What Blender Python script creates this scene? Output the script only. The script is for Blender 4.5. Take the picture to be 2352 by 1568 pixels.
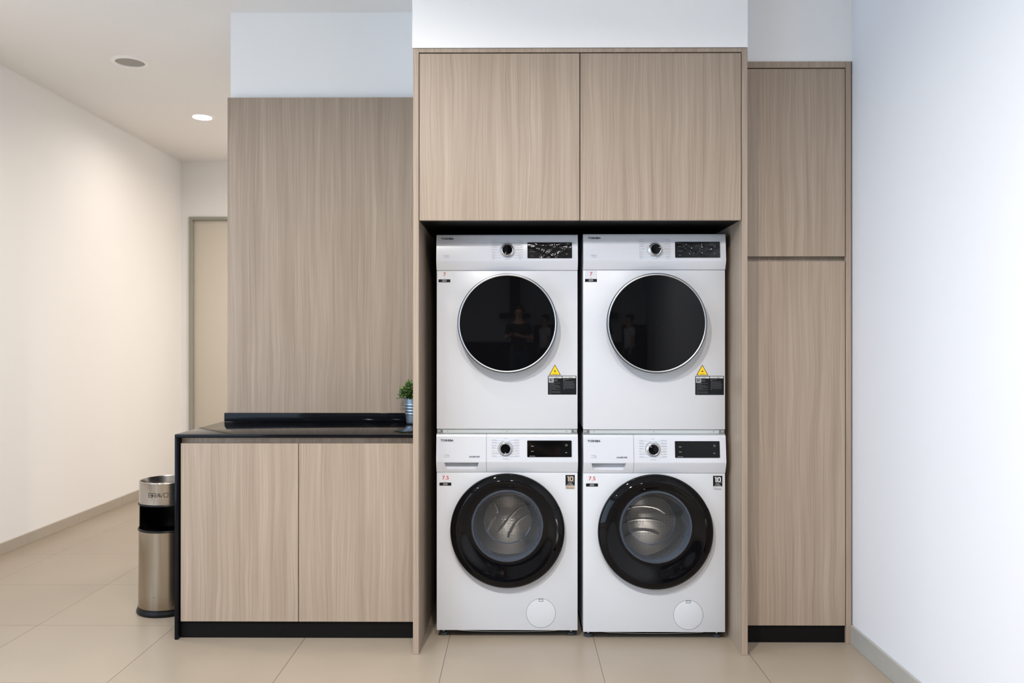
import bpy, bmesh, math, random
from mathutils import Vector, Matrix
random.seed(7)
for o in list(bpy.data.objects): bpy.data.objects.remove(o)
SC = bpy.context.scene
C = SC.collection
PI = math.pi

# ---------------------------------------------------------------- camera
F = 1883.0
cam = bpy.data.cameras.new('camera'); camo = bpy.data.objects.new('camera', cam); C.objects.link(camo)
cam.sensor_width = 36; cam.lens = 36*F/2352; cam.clip_start = .02
YAW, PITCH = .0064, .0016
camo.location = (0, 0, 1.23); camo.rotation_euler = (PI/2+PITCH, 0, YAW)
cam.dof.use_dof = True; cam.dof.focus_distance = 3.32; cam.dof.aperture_fstop = 2.4
SC.camera = camo
# ---------------------------------------------------------------- view
vs = SC.view_settings
vs.view_transform = 'Standard'; vs.look = 'None'; vs.gamma = 1; vs.use_curve_mapping = False
vs.exposure = 0.72
# ---------------------------------------------------------------- world
w = bpy.data.worlds.new('world'); SC.world = w; w.use_nodes = True
w.node_tree.nodes['Background'].inputs[0].default_value = (.62, .8, 1, 1)
w.node_tree.nodes['Background'].inputs[1].default_value = 1.0
# ---------------------------------------------------------------- room numbers
ZC = 2.844          # ceiling
XL = -3.0           # left wall
XR = 1.372          # right wall
YF = 7.29           # far wall of the corridor
YB = -3.6           # wall behind the camera
YW = 4.0            # wall behind the units
# ---------------------------------------------------------------- lights
def area(name, loc, rot, sx, sy, power, col, shape='RECTANGLE', spread=PI):
    l = bpy.data.lights.new(name, 'AREA'); l.shape = shape; l.size = sx; l.size_y = sy
    l.energy = power; l.color = col; l.spread = spread
    o = bpy.data.objects.new(name, l); C.objects.link(o); o.location = loc; o.rotation_euler = rot
    return o
# daylight through the wide window in the left wall, behind the camera position
area('window_daylight', (XL+.03, .90, 1.5), (0, -PI/2, 0), 2.2, 3.8, 47, (.62, .79, 1))
DOWN = [  # x, y, watts, colour, beam
    (-2.25, 5.84, 3.4, (1, .90, .81), 165), (-2.45, 3.72, 6, (1, .88, .77), 150), (-2.25, 1.2, 4, (1, .90, .82), 130),
    (-.62, .85, 52, (1, .94, .88), 165), (-.75, 2.55, 4, (1, .94, .87), 150), (.20, .60, 28, (1, .97, .95), 165),
    (-.95, 6.5, 19, (1, .88, .77), 170), (.5, 6.5, 14, (1, .88, .77), 170),  # pair added out of view to brighten the far corner and left wall
]

# ================================================================ helpers
def lin(r, g, b):
    f = lambda c: (c/255/12.92) if c/255 <= .04045 else ((c/255+.055)/1.055)**2.4
    return (f(r), f(g), f(b), 1)
def mat(name, col, rough=.5, metal=0, spec=.5, coat=0, noise=0, nscale=30, bump=0, bscale=200, emit=None, estr=0):
    m = bpy.data.materials.new(name); m.use_nodes = True; nt = m.node_tree; b = nt.nodes['Principled BSDF']
    b.inputs['Base Color'].default_value = col; b.inputs['Roughness'].default_value = rough
    b.inputs['Metallic'].default_value = metal; b.inputs['Specular IOR Level'].default_value = spec
    b.inputs['Coat Weight'].default_value = coat; b.inputs['Coat Roughness'].default_value = .05
    tc = nt.nodes.new('ShaderNodeTexCoord')
    if noise:
        n = nt.nodes.new('ShaderNodeTexNoise'); n.inputs['Scale'].default_value = nscale; n.inputs['Detail'].default_value = 4
        nt.links.new(tc.outputs['Object'], n.inputs['Vector'])
        r = nt.nodes.new('ShaderNodeMapRange'); r.inputs['To Min'].default_value = 1-noise; r.inputs['To Max'].default_value = 1+noise
        nt.links.new(n.outputs['Fac'], r.inputs['Value'])
        v = nt.nodes.new('ShaderNodeVectorMath'); v.operation = 'SCALE'; v.inputs[0].default_value = col[:3]
        nt.links.new(r.outputs['Result'], v.inputs['Scale']); nt.links.new(v.outputs['Vector'], b.inputs['Base Color'])
    if bump:
        n = nt.nodes.new('ShaderNodeTexNoise'); n.inputs['Scale'].default_value = bscale
        nt.links.new(tc.outputs['Object'], n.inputs['Vector'])
        bu = nt.nodes.new('ShaderNodeBump'); bu.inputs['Strength'].default_value = bump; bu.inputs['Distance'].default_value = .002
        nt.links.new(n.outputs['Fac'], bu.inputs['Height']); nt.links.new(bu.outputs['Normal'], b.inputs['Normal'])
    if emit:
        b.inputs['Emission Color'].default_value = emit; b.inputs['Emission Strength'].default_value = estr
    return m
def math_n(nt, op, a, b=None, c=None):
    n = nt.nodes.new('ShaderNodeMath'); n.operation = op
    for i, v in enumerate((a, b, c)):
        if v is None: continue
        if isinstance(v, (int, float)): n.inputs[i].default_value = v
        else: nt.links.new(v, n.inputs[i])
    return n.outputs[0]
def wood(name, dark, mid, light, rough=.42):
    m = bpy.data.materials.new(name); m.use_nodes = True; nt = m.node_tree; b = nt.nodes['Principled BSDF']
    b.inputs['Roughness'].default_value = rough; b.inputs['Specular IOR Level'].default_value = .35
    tc = nt.nodes.new('ShaderNodeTexCoord'); sp = nt.nodes.new('ShaderNodeSeparateXYZ'); nt.links.new(tc.outputs['Object'], sp.inputs[0])
    oi = nt.nodes.new('ShaderNodeObjectInfo')
    u = math_n(nt, 'ADD', sp.outputs[0], sp.outputs[1]); off = math_n(nt, 'MULTIPLY', oi.outputs['Random'], 37.0)
    u = math_n(nt, 'ADD', u, off)
    # slow sideways wander of the grain along its length
    cw = nt.nodes.new('ShaderNodeCombineXYZ'); nt.links.new(math_n(nt, 'MULTIPLY', u, 7.0), cw.inputs[0]); nt.links.new(math_n(nt, 'MULTIPLY', sp.outputs[2], 1.6), cw.inputs[2])
    nw = nt.nodes.new('ShaderNodeTexNoise'); nw.inputs['Scale'].default_value = 1; nw.inputs['Detail'].default_value = 2; nt.links.new(cw.outputs[0], nw.inputs['Vector'])
    wob = math_n(nt, 'MULTIPLY', math_n(nt, 'SUBTRACT', nw.outputs['Fac'], .5), .05)
    uu = math_n(nt, 'ADD', u, wob)
    def layer(su, sz, det=3, rgh=.6):
        c = nt.nodes.new('ShaderNodeCombineXYZ')
        nt.links.new(math_n(nt, 'MULTIPLY', uu, su), c.inputs[0]); nt.links.new(math_n(nt, 'MULTIPLY', sp.outputs[2], sz), c.inputs[2])
        n = nt.nodes.new('ShaderNodeTexNoise'); n.inputs['Scale'].default_value = 1; n.inputs['Detail'].default_value = det; n.inputs['Roughness'].default_value = rgh
        nt.links.new(c.outputs[0], n.inputs['Vector']); return n.outputs['Fac']
    a = layer(34, .8, 3); f = layer(380, 2.0, 2); g = layer(120, 1.2, 3); h = layer(11, .5, 1)
    s = math_n(nt, 'ADD', math_n(nt, 'MULTIPLY', a, .28), math_n(nt, 'MULTIPLY', f, .32))
    s = math_n(nt, 'ADD', s, math_n(nt, 'MULTIPLY', g, .26)); s = math_n(nt, 'ADD', s, math_n(nt, 'MULTIPLY', h, .16))
    cr = nt.nodes.new('ShaderNodeValToRGB'); nt.links.new(s, cr.inputs[0])
    e = cr.color_ramp.elements; e[0].position = .34; e[0].color = dark; e[1].position = .66; e[1].color = light
    k = cr.color_ramp.elements.new(.5); k.color = mid
    nt.links.new(cr.outputs[0], b.inputs['Base Color'])
    bu = nt.nodes.new('ShaderNodeBump'); bu.inputs['Strength'].default_value = .12; bu.inputs['Distance'].default_value = .0006
    nt.links.new(f, bu.inputs['Height']); nt.links.new(bu.outputs['Normal'], b.inputs['Normal'])
    return m
def tile_floor(name):
    m = bpy.data.materials.new(name); m.use_nodes = True; nt = m.node_tree; b = nt.nodes['Principled BSDF']
    tc = nt.nodes.new('ShaderNodeTexCoord'); sp = nt.nodes.new('ShaderNodeSeparateXYZ'); nt.links.new(tc.outputs['Object'], sp.inputs[0])
    T = .601
    def edge(s, o):
        t = math_n(nt, 'DIVIDE', math_n(nt, 'SUBTRACT', s, o), T)
        fr = math_n(nt, 'FRACT', t); d = math_n(nt, 'MINIMUM', fr, math_n(nt, 'SUBTRACT', 1.0, fr))
        return math_n(nt, 'MULTIPLY', d, T), math_n(nt, 'FLOOR', t)
    dx, ix = edge(sp.outputs[0], .3176-T*20); dy, iy = edge(sp.outputs[1], 3.558-T*20)
    d = math_n(nt, 'MINIMUM', dx, dy)
    g = nt.nodes.new('ShaderNodeMapRange'); g.inputs['From Min'].default_value = .0007; g.inputs['From Max'].default_value = .0016
    nt.links.new(d, g.inputs['Value'])
    cid = nt.nodes.new('ShaderNodeCombineXYZ'); nt.links.new(ix, cid.inputs[0]); nt.links.new(iy, cid.inputs[1])
    wn = nt.nodes.new('ShaderNodeTexWhiteNoise'); wn.noise_dimensions = '2D'; nt.links.new(cid.outputs[0], wn.inputs['Vector'])
    n = nt.nodes.new('ShaderNodeTexNoise'); n.inputs['Scale'].default_value = 3.2; n.inputs['Detail'].default_value = 8; n.inputs['Roughness'].default_value = .62; nt.links.new(tc.outputs['Object'], n.inputs['Vector'])
    n2 = nt.nodes.new('ShaderNodeTexNoise'); n2.inputs['Scale'].default_value = 260; n2.inputs['Detail'].default_value = 2; nt.links.new(tc.outputs['Object'], n2.inputs['Vector'])
    s = math_n(nt, 'ADD', math_n(nt, 'MULTIPLY', n.outputs['Fac'], .22), math_n(nt, 'MULTIPLY', n2.outputs['Fac'], .10))
    s = math_n(nt, 'ADD', s, math_n(nt, 'MULTIPLY', wn.outputs['Value'], .05)); s = math_n(nt, 'ADD', s, .82)
    v = nt.nodes.new('ShaderNodeVectorMath'); v.operation = 'SCALE'; v.inputs[0].default_value = (.335, .280, .218); nt.links.new(s, v.inputs['Scale'])
    mx = nt.nodes.new('ShaderNodeMix'); mx.data_type = 'RGBA'; nt.links.new(g.outputs[0], mx.inputs[0])
    mx.inputs[6].default_value = (.13, .10, .08, 1); nt.links.new(v.outputs[0], mx.inputs[7]); nt.links.new(mx.outputs[2], b.inputs['Base Color'])
    rr = nt.nodes.new('ShaderNodeMapRange'); rr.inputs['To Min'].default_value = .26; rr.inputs['To Max'].default_value = .42
    nt.links.new(n.outputs['Fac'], rr.inputs['Value']); nt.links.new(rr.outputs[0], b.inputs['Roughness'])
    bu = nt.nodes.new('ShaderNodeBump'); bu.inputs['Strength'].default_value = .5; bu.inputs['Distance'].default_value = .001
    nt.links.new(g.outputs[0], bu.inputs['Height']); nt.links.new(bu.outputs['Normal'], b.inputs['Normal'])
    return m
def brushed(name, col, rough=.3, axis=2, stain=None, spots=False):
    m = bpy.data.materials.new(name); m.use_nodes = True; nt = m.node_tree; b = nt.nodes['Principled BSDF']
    b.inputs['Metallic'].default_value = 1; b.inputs['Roughness'].default_value = rough
    tc = nt.nodes.new('ShaderNodeTexCoord'); mp = nt.nodes.new('ShaderNodeMapping')
    sc = [120, 120, 120]; sc[axis] = 3; mp.inputs['Scale'].default_value = sc
    nt.links.new(tc.outputs['Object'], mp.inputs[0]); n = nt.nodes.new('ShaderNodeTexNoise'); n.inputs['Scale'].default_value = 1; n.inputs['Detail'].default_value = 4
    nt.links.new(mp.outputs[0], n.inputs['Vector'])
    r = nt.nodes.new('ShaderNodeMapRange'); r.inputs['To Min'].default_value = .8; r.inputs['To Max'].default_value = 1.12; nt.links.new(n.outputs['Fac'], r.inputs['Value'])
    v = nt.nodes.new('ShaderNodeVectorMath'); v.operation = 'SCALE'; v.inputs[0].default_value = col[:3]; nt.links.new(r.outputs[0], v.inputs['Scale'])
    outc = v.outputs[0]
    if stain:
        sp = nt.nodes.new('ShaderNodeSeparateXYZ'); nt.links.new(tc.outputs['Object'], sp.inputs[0])
        q = nt.nodes.new('ShaderNodeMapRange'); q.inputs['From Min'].default_value = .10; q.inputs['From Max'].default_value = .02
        q.inputs['To Max'].default_value = .5
        nt.links.new(sp.outputs[2], q.inputs['Value']); mx = nt.nodes.new('ShaderNodeMix'); mx.data_type = 'RGBA'
        nt.links.new(q.outputs[0], mx.inputs[0]); nt.links.new(outc, mx.inputs[6]); mx.inputs[7].default_value = stain; outc = mx.outputs[2]
        vo = nt.nodes.new('ShaderNodeTexVoronoi'); vo.inputs['Scale'].default_value = 26; nt.links.new(tc.outputs['Object'], vo.inputs['Vector'])
        g = math_n(nt, 'LESS_THAN', vo.outputs['Distance'], .07); mx2 = nt.nodes.new('ShaderNodeMix'); mx2.data_type = 'RGBA'
        nt.links.new(g, mx2.inputs[0]); nt.links.new(outc, mx2.inputs[6]); mx2.inputs[7].default_value = (.12, .07, .05, 1); outc = mx2.outputs[2]
    nt.links.new(outc, b.inputs['Base Color'])
    bu = nt.nodes.new('ShaderNodeBump'); bu.inputs['Strength'].default_value = .06; nt.links.new(n.outputs['Fac'], bu.inputs['Height']); nt.links.new(bu.outputs[0], b.inputs['Normal'])
    return m
def thin_glass(name, tint, ior=1.45, rough=0.0, haze=0.0, hazecol=(.5, .55, .6, 1)):
    m = bpy.data.materials.new(name); m.use_nodes = True; nt = m.node_tree; nt.nodes.clear()
    out = nt.nodes.new('ShaderNodeOutputMaterial'); tr = nt.nodes.new('ShaderNodeBsdfTransparent'); tr.inputs[0].default_value = tint
    gl = nt.nodes.new('ShaderNodeBsdfGlossy'); gl.inputs['Roughness'].default_value = rough
    fr = nt.nodes.new('ShaderNodeFresnel'); fr.inputs[0].default_value = ior
    mx = nt.nodes.new('ShaderNodeMixShader'); nt.links.new(fr.outputs[0], mx.inputs[0]); nt.links.new(tr.outputs[0], mx.inputs[1]); nt.links.new(gl.outputs[0], mx.inputs[2])
    o = mx.outputs[0]
    if haze:
        df = nt.nodes.new('ShaderNodeBsdfDiffuse'); df.inputs[0].default_value = hazecol
        m2 = nt.nodes.new('ShaderNodeMixShader'); m2.inputs[0].default_value = haze; nt.links.new(o, m2.inputs[1]); nt.links.new(df.outputs[0], m2.inputs[2]); o = m2.outputs[0]
    nt.links.new(o, out.inputs[0]); return m
def drum_metal(name):
    m = bpy.data.materials.new(name); m.use_nodes = True; nt = m.node_tree; b = nt.nodes['Principled BSDF']
    b.inputs['Metallic'].default_value = 1; b.inputs['Base Color'].default_value = (.62, .60, .57, 1); b.inputs['Roughness'].default_value = .3
    tc = nt.nodes.new('ShaderNodeTexCoord'); vo = nt.nodes.new('ShaderNodeTexVoronoi'); vo.inputs['Scale'].default_value = 70; vo.inputs['Randomness'].default_value = 0.2
    nt.links.new(tc.outputs['Object'], vo.inputs['Vector'])
    g = nt.nodes.new('ShaderNodeMapRange'); g.inputs['From Min'].default_value = .12; g.inputs['From Max'].default_value = .3; nt.links.new(vo.outputs['Distance'], g.inputs['Value'])
    mx = nt.nodes.new('ShaderNodeMix'); mx.data_type = 'RGBA'; nt.links.new(g.outputs[0], mx.inputs[0]); mx.inputs[6].default_value = (.34, .33, .32, 1); mx.inputs[7].default_value = (.66, .64, .61, 1)
    nt.links.new(mx.outputs[2], b.inputs['Base Color'])
    bu = nt.nodes.new('ShaderNodeBump'); bu.inputs['Strength'].default_value = .2; bu.inputs['Distance'].default_value = .002; nt.links.new(g.outputs[0], bu.inputs['Height']); nt.links.new(bu.outputs[0], b.inputs['Normal'])
    return m

# ---- mesh helpers
def setmat(faces, mi):
    for f in faces: f.material_index = mi
def bx(bm, x0, x1, y0, y1, z0, z1, mi=0, bev=0, seg=2):
    vs_ = [bm.verts.new((x, y, z)) for x in (x0, x1) for y in (y0, y1) for z in (z0, z1)]
    idx = [(0, 1, 3, 2), (4, 6, 7, 5), (0, 4, 5, 1), (2, 3, 7, 6), (0, 2, 6, 4), (1, 5, 7, 3)]
    fs = [bm.faces.new([vs_[i] for i in q]) for q in idx]; setmat(fs, mi)
    if bev:
        ed = list({e for f in fs for e in f.edges})
        r = bmesh.ops.bevel(bm, geom=ed, offset=bev, segments=seg, affect='EDGES', profile=.5); setmat(r['faces'], mi)
def prism_x(bm, prof, x0, x1, mi=0):           # prof: list of (y,z)
    a = [bm.verts.new((x0, y, z)) for y, z in prof]; b = [bm.verts.new((x1, y, z)) for y, z in prof]
    n = len(prof); fs = [bm.faces.new(a), bm.faces.new(b[::-1])]
    for i in range(n): fs.append(bm.faces.new((a[i], b[i], b[(i+1) % n], a[(i+1) % n])))
    setmat(fs, mi)
def lathe(bm, prof, c=(0, 0, 0), axis='z', a0=0, a1=2*PI, seg=64, mi=0, closed_prof=False, caps=True):
    # axis z: (r,h)-> around z ; axis y: around y, h along y
    full = abs((a1-a0)-2*PI) < 1e-6; na = seg if full else seg+1; rings = []
    for i in range(na):
        a = a0+(a1-a0)*i/seg; ring = []
        for r, h in prof:
            p = (c[0]+r*math.cos(a), c[1]+r*math.sin(a), c[2]+h) if axis == 'z' else (c[0]+r*math.cos(a), c[1]+h, c[2]+r*math.sin(a))
            ring.append(bm.verts.new(p))
        rings.append(ring)
    n = len(prof); m = n if closed_prof else n-1; fs = []
    for i in range(seg):
        A = rings[i]; B = rings[(i+1) % na]
        for j in range(m):
            k = (j+1) % n
            q = [A[j], B[j], B[k], A[k]]
            fs.append(bm.faces.new(q))
    if not full and closed_prof and caps:
        fs.append(bm.faces.new(rings[0])); fs.append(bm.faces.new(rings[-1][::-1]))
    setmat(fs, mi)
def tube(bm, pts, r, seg=8, mi=0, closed=False):
    pts = [Vector(p) for p in pts]; n = len(pts); rings = []
    for i, p in enumerate(pts):
        if closed: t = (pts[(i+1) % n]-pts[i-1]).normalized()
        else: t = (pts[min(i+1, n-1)]-pts[max(i-1, 0)]).normalized()
        up = Vector((0, 0, 1)) if abs(t.z) < .9 else Vector((1, 0, 0))
        a = t.cross(up).normalized(); b = t.cross(a).normalized()
        rings.append([bm.verts.new(p+a*r*math.cos(2*PI*k/seg)+b*r*math.sin(2*PI*k/seg)) for k in range(seg)])
    fs = []
    for i in range(n if closed else n-1):
        A = rings[i]; B = rings[(i+1) % n]
        for k in range(seg): fs.append(bm.faces.new((A[k], A[(k+1) % seg], B[(k+1) % seg], B[k])))
    if not closed: fs.append(bm.faces.new(rings[0][::-1])); fs.append(bm.faces.new(rings[-1]))
    setmat(fs, mi)
def slab(bm, outline, fr, d0, d1, mi=0):       # outline [(x,z)] lifted from d0 to d1 off the surface fr
    a = [bm.verts.new(fr(x, z, d0)) for x, z in outline]; b = [bm.verts.new(fr(x, z, d1)) for x, z in outline]
    n = len(a); fs = [bm.faces.new(b)]
    for i in range(n): fs.append(bm.faces.new((a[i], a[(i+1) % n], b[(i+1) % n], b[i])))
    setmat(fs, mi)
def rrect(x0, x1, z0, z1, r, k=6):
    o = []
    for cx, cz, a in ((x1-r, z1-r, 0), (x0+r, z1-r, PI/2), (x0+r, z0+r, PI), (x1-r, z0+r, 1.5*PI)):
        for i in range(k+1): o.append((cx+r*math.cos(a+PI/2*i/k), cz+r*math.sin(a+PI/2*i/k)))
    return o
def arc(bm, cx, cz, r0, r1, a0, a1, fr, d0, d1, mi=0, seg=40):
    A = [(cx+r1*math.cos(a0+(a1-a0)*i/seg), cz+r1*math.sin(a0+(a1-a0)*i/seg)) for i in range(seg+1)]
    B = [(cx+r0*math.cos(a0+(a1-a0)*i/seg), cz+r0*math.sin(a0+(a1-a0)*i/seg)) for i in range(seg+1)]
    for i in range(seg):
        q = [bm.verts.new(fr(x, z, d1)) for x, z in (A[i], A[i+1], B[i+1], B[i])]; setmat([bm.faces.new(q)], mi)
def text(bm, s, x, z, h, fr, d=.0003, align='l', w=None, mi=0, bold=0, shear=0):
    cu = bpy.data.curves.new('t', 'FONT'); cu.body = s; cu.size = 1; cu.resolution_u = 2; cu.offset = bold; cu.shear = shear
    o = bpy.data.objects.new('t', cu); C.objects.link(o); dg = bpy.context.evaluated_depsgraph_get(); dg.update()
    me = bpy.data.meshes.new_from_object(o.evaluated_get(dg)); bpy.data.objects.remove(o); bpy.data.curves.remove(cu)
    xs = [v.co.x for v in me.vertices]; ys = [v.co.y for v in me.vertices]
    if not xs: return
    X0, X1, Y0, Y1 = min(xs), max(xs), min(ys), max(ys)
    sy = h/(Y1-Y0); sx = (w/(X1-X0)) if w else sy; W = (X1-X0)*sx
    ox = x if align == 'l' else (x-W if align == 'r' else x-W/2)
    vm = [bm.verts.new(fr(ox+(v.co.x-X0)*sx, z+(v.co.y-Y0)*sy, d)) for v in me.vertices]
    for p in me.polygons:
        try: f = bm.faces.new([vm[i] for i in p.vertices]); f.material_index = mi
        except ValueError: pass
    bpy.data.meshes.remove(me)
def smooth(me, ang=35):
    for p in me.polygons: p.use_smooth = True
    try: me.set_sharp_from_angle(angle=math.radians(ang))
    except Exception: pass
def obj(name, bm, mats, parent=None, loc=None, sm=True, label=None, normals=True):
    if normals: bmesh.ops.recalc_face_normals(bm, faces=bm.faces)
    me = bpy.data.meshes.new(name); bm.to_mesh(me); bm.free()
    for m in (mats if isinstance(mats, (list, tuple)) else [mats]): me.materials.append(m)
    if sm: smooth(me)
    o = bpy.data.objects.new(name, me); C.objects.link(o)
    if parent: o.parent = parent
    if loc: o.location = loc
    if label: o['label'] = label
    return o
def tag(o, label, cat, group=None):
    o['label'] = label; o['category'] = cat
    if group: o['group'] = group
    return o
def thing(name, label, cat, loc=(0, 0, 0), group=None):
    o = bpy.data.objects.new(name, None); C.objects.link(o); o.location = loc; o.empty_display_size = .1
    return tag(o, label, cat, group)
def struct(name, bm, m, parent=None, sm=False):
    o = obj(name, bm, m, parent, sm=sm)
    if not parent: o['kind'] = 'structure'
    return o
def boolean(o, cutter_bm):
    me = bpy.data.meshes.new('c'); bmesh.ops.recalc_face_normals(cutter_bm, faces=cutter_bm.faces); cutter_bm.to_mesh(me); cutter_bm.free()
    co = bpy.data.objects.new('c', me); C.objects.link(co); co.parent = o.parent
    md = o.modifiers.new('b', 'BOOLEAN'); md.operation = 'DIFFERENCE'; md.solver = 'EXACT'; md.object = co
    bpy.context.view_layer.update(); dg = bpy.context.evaluated_depsgraph_get(); dg.update()
    nm = bpy.data.meshes.new_from_object(o.evaluated_get(dg)); old = o.data; o.modifiers.clear(); o.data = nm; nm.name = old.name
    smooth(nm); bpy.data.objects.remove(co); bpy.data.meshes.remove(old); return o
NB = bmesh.new

# ================================================================ materials
M = {}
M['paint'] = mat('white_paint', (.86, .86, .855, 1), .7, spec=.25, noise=.012, nscale=2, bump=.05, bscale=120)
M['paint_blue'] = mat('cool_white_paint', (.70, .715, .75, 1), .7, spec=.25, noise=.012, nscale=2, bump=.05, bscale=120)  # white paint darkened and cooled to hold down light on the right wall
M['ceil'] = mat('ceiling_paint', (.85, .845, .835, 1), .8, spec=.2, noise=.01, nscale=2)
M['floor'] = tile_floor('beige_porcelain_tiles')
M['skirt'] = mat('porcelain_skirting', (.42, .375, .315, 1), .4, noise=.05, nscale=20)  # grey porcelain with the corridor's warm light put into its colour
M['skirt_grey'] = mat('grey_porcelain_skirting', (.37, .362, .335, 1), .4, noise=.05, nscale=20)
M['wood'] = wood('ash_laminate', (.243, .183, .135, 1), (.342, .268, .205, 1), (.452, .369, .294, 1))
M['black'] = mat('black_laminate', (.006, .0055, .0055, 1), .5, spec=.12, noise=.2, nscale=60)
M['gap'] = mat('shadow_gap', (.006, .006, .007, 1), .8)  # black for shade in the door gaps, also the bin lettering
M['quartz'] = mat('black_quartz', (.005, .0055, .0075, 1), .09, spec=.16, noise=.3, nscale=300)
M['enamel'] = mat('white_enamel', (.60, .62, .655, 1), .3, spec=.4, noise=.006, nscale=4)
M['plastic'] = mat('white_plastic', (.60, .62, .665, 1), .16, spec=.5, coat=.3, noise=.004)
M['side'] = mat('white_steel_side', (.55, .58, .62, 1), .3, noise=.01)
M['ink'] = mat('dark_print', (.025, .045, .07, 1), .5)
M['ink_soft'] = mat('grey_print', (.24, .28, .35, 1), .5)
M['ink_white'] = mat('white_print', (.75, .76, .78, 1), .5)
M['ink_grey'] = mat('light_grey_print', (.33, .33, .36, 1), .5)
M['red'] = mat('red_print', (.50, .02, .02, 1), .5)
M['sticker'] = mat('clear_white_sticker', (.66, .68, .71, 1), .3)
M['stblack'] = mat('black_sticker', (.006, .008, .010, 1), .4, spec=.2)
M['tan'] = mat('bronze_sticker_print', (.47, .37, .29, 1), .4)
M['silver_st'] = mat('silver_sticker_print', (.58, .58, .58, 1), .4)
M['yellow'] = mat('yellow_warning', (.95, .62, .01, 1), .4)
M['gloss'] = mat('black_gloss', (.003, .003, .0036, 1), .03, spec=.2)
M['screen'] = mat('display_glass', (.0025, .0027, .003, 1), .05, spec=.16)
M['doorglass'] = mat('dark_door_glass', (.003, .003, .0035, 1), .02, spec=.17)
M['chrome'] = mat('satin_chrome', (.78, .79, .81, 1), .22, metal=1)
M['ring'] = mat('silver_ring', (.52, .53, .55, 1), .38, metal=1)
M['zinc'] = mat('zinc_steel', (.60, .64, .66, 1), .35, metal=1, noise=.05, nscale=40)
M['rubber'] = mat('dark_rubber', (.05, .055, .065, 1), .5)
M['gasket'] = mat('grey_gasket', (.18, .19, .21, 1), .45)
M['drum'] = drum_metal('perforated_drum')
M['paddle'] = mat('drum_paddle', (.6, .59, .57, 1), .22, metal=1)
M['bowl'] = thin_glass('bowl_glass', (.92, .93, .94, 1), 1.5, 0, .07, (.55, .57, .60, 1))
M['bowlrim'] = thin_glass('bowl_rim_glass', (.5, .54, .6, 1), 1.5, .05, .16, (.26, .30, .38, 1))
M['film'] = thin_glass('protective_film', (.93, .93, .95, 1), 1.35, .12)
M['steel'] = brushed('stained_steel', (.44, .385, .31, 1), .24, 2, (.22, .15, .08, 1))
M['steel2'] = brushed('brushed_steel', (.50, .46, .41, 1), .22, 2)
M['binblack'] = mat('bin_black', (.006, .006, .0065, 1), .35, spec=.2)
M['pot'] = mat('galvanised_pot', (.36, .44, .52, 1), .33, metal=.85, noise=.08, nscale=18)
M['soil'] = mat('potting_soil', (.04, .028, .018, 1), .9, noise=.4, nscale=60, bump=1)
M['leafd'] = mat('leaf_green', (.055, .13, .028, 1), .45, noise=.35, nscale=40)
M['leafl'] = mat('leaf_light_green', (.24, .36, .11, 1), .45, noise=.2, nscale=40)
M['stem'] = mat('stem_green', (.08, .12, .03, 1), .6)
M['frame'] = mat('grey_door_frame', (.32, .325, .28, 1), .45, noise=.03)
M['leaf_door'] = mat('cream_door', (.66, .61, .53, 1), .5, noise=.02, nscale=3)
M['spk'] = mat('speaker_grille', (.36, .35, .32, 1), .7, bump=.4, bscale=900)
M['white_pl'] = mat('white_trim', (.92, .91, .89, 1), .4)
M['lamp'] = mat('lamp_diffuser', (1, .98, .95, 1), .4, emit=(1, .96, .9, 1), estr=14)
M['glass'] = thin_glass('window_glass', (.95, .97, .97, 1), 1.45)
M['alu'] = mat('window_aluminium', (.12, .12, .13, 1), .4, metal=.6)

# ================================================================ room
bm = NB(); bx(bm, XL-.2, XR+.2, YB-.2, YF+.2, -.1, 0); struct('floor', bm, M['floor'])
bm = NB(); bx(bm, XL-.2, XR+.2, YB-.2, YF+.2, ZC, ZC+.1); struct('ceiling', bm, M['ceil'])
# left wall with a window opening behind the camera position
WY0, WY1, WZ0, WZ1 = -1.05, 2.85, .35, 2.6
bm = NB()
bx(bm, XL-.2, XL, WY1, YF+.2, 0, ZC); bx(bm, XL-.2, XL, YB-.2, WY0, 0, ZC)
bx(bm, XL-.2, XL, WY0, WY1, 0, WZ0); bx(bm, XL-.2, XL, WY0, WY1, WZ1, ZC)
struct('wall_left', bm, M['paint'])
bm = NB()
for y in (WY0, .25, 1.55, WY1-.05): bx(bm, XL-.16, XL-.10, y, y+.05, WZ0, WZ1)
bx(bm, XL-.16, XL-.10, WY0, WY1, WZ0, WZ0+.05); bx(bm, XL-.16, XL-.10, WY0, WY1, WZ1-.05, WZ1)
wn_ = struct('window_1', bm, M['alu'])
bm = NB(); bx(bm, XL-.135, XL-.125, WY0+.05, WY1-.05, WZ0+.05, WZ1-.05); obj('pane', bm, M['glass'], wn_)
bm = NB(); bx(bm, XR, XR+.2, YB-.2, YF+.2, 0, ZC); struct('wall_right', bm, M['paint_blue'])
bm = NB(); bx(bm, XL-.2, XR+.2, YB-.2, YB, 0, ZC); struct('wall_front', bm, M['paint'])
DX0, DZ1 = -2.925, 2.352       # door in the far wall of the corridor
bm = NB(); bx(bm, XL, DX0, YF, YF+.15, 0, ZC); bx(bm, DX0, -1.9, YF, YF+.15, DZ1, ZC); bx(bm, -1.9, XR, YF, YF+.15, 0, ZC)
struct('wall_far', bm, M['paint'])
bm = NB()
bx(bm, DX0, DX0+.032, YF-.012, YF+.1, 0, DZ1, 0, .002); bx(bm, DX0+.032, -1.932, YF-.012, YF+.1, DZ1-.028, DZ1, 0, .002); bx(bm, -1.932, -1.9, YF-.012, YF+.1, 0, DZ1, 0, .002)
d1 = struct('door_1', bm, M['frame'])
bm = NB(); bx(bm, DX0+.034, -1.934, YF+.02, YF+.06, .008, DZ1-.03, 0, .002); obj('door_leaf', bm, M['leaf_door'], d1)
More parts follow.
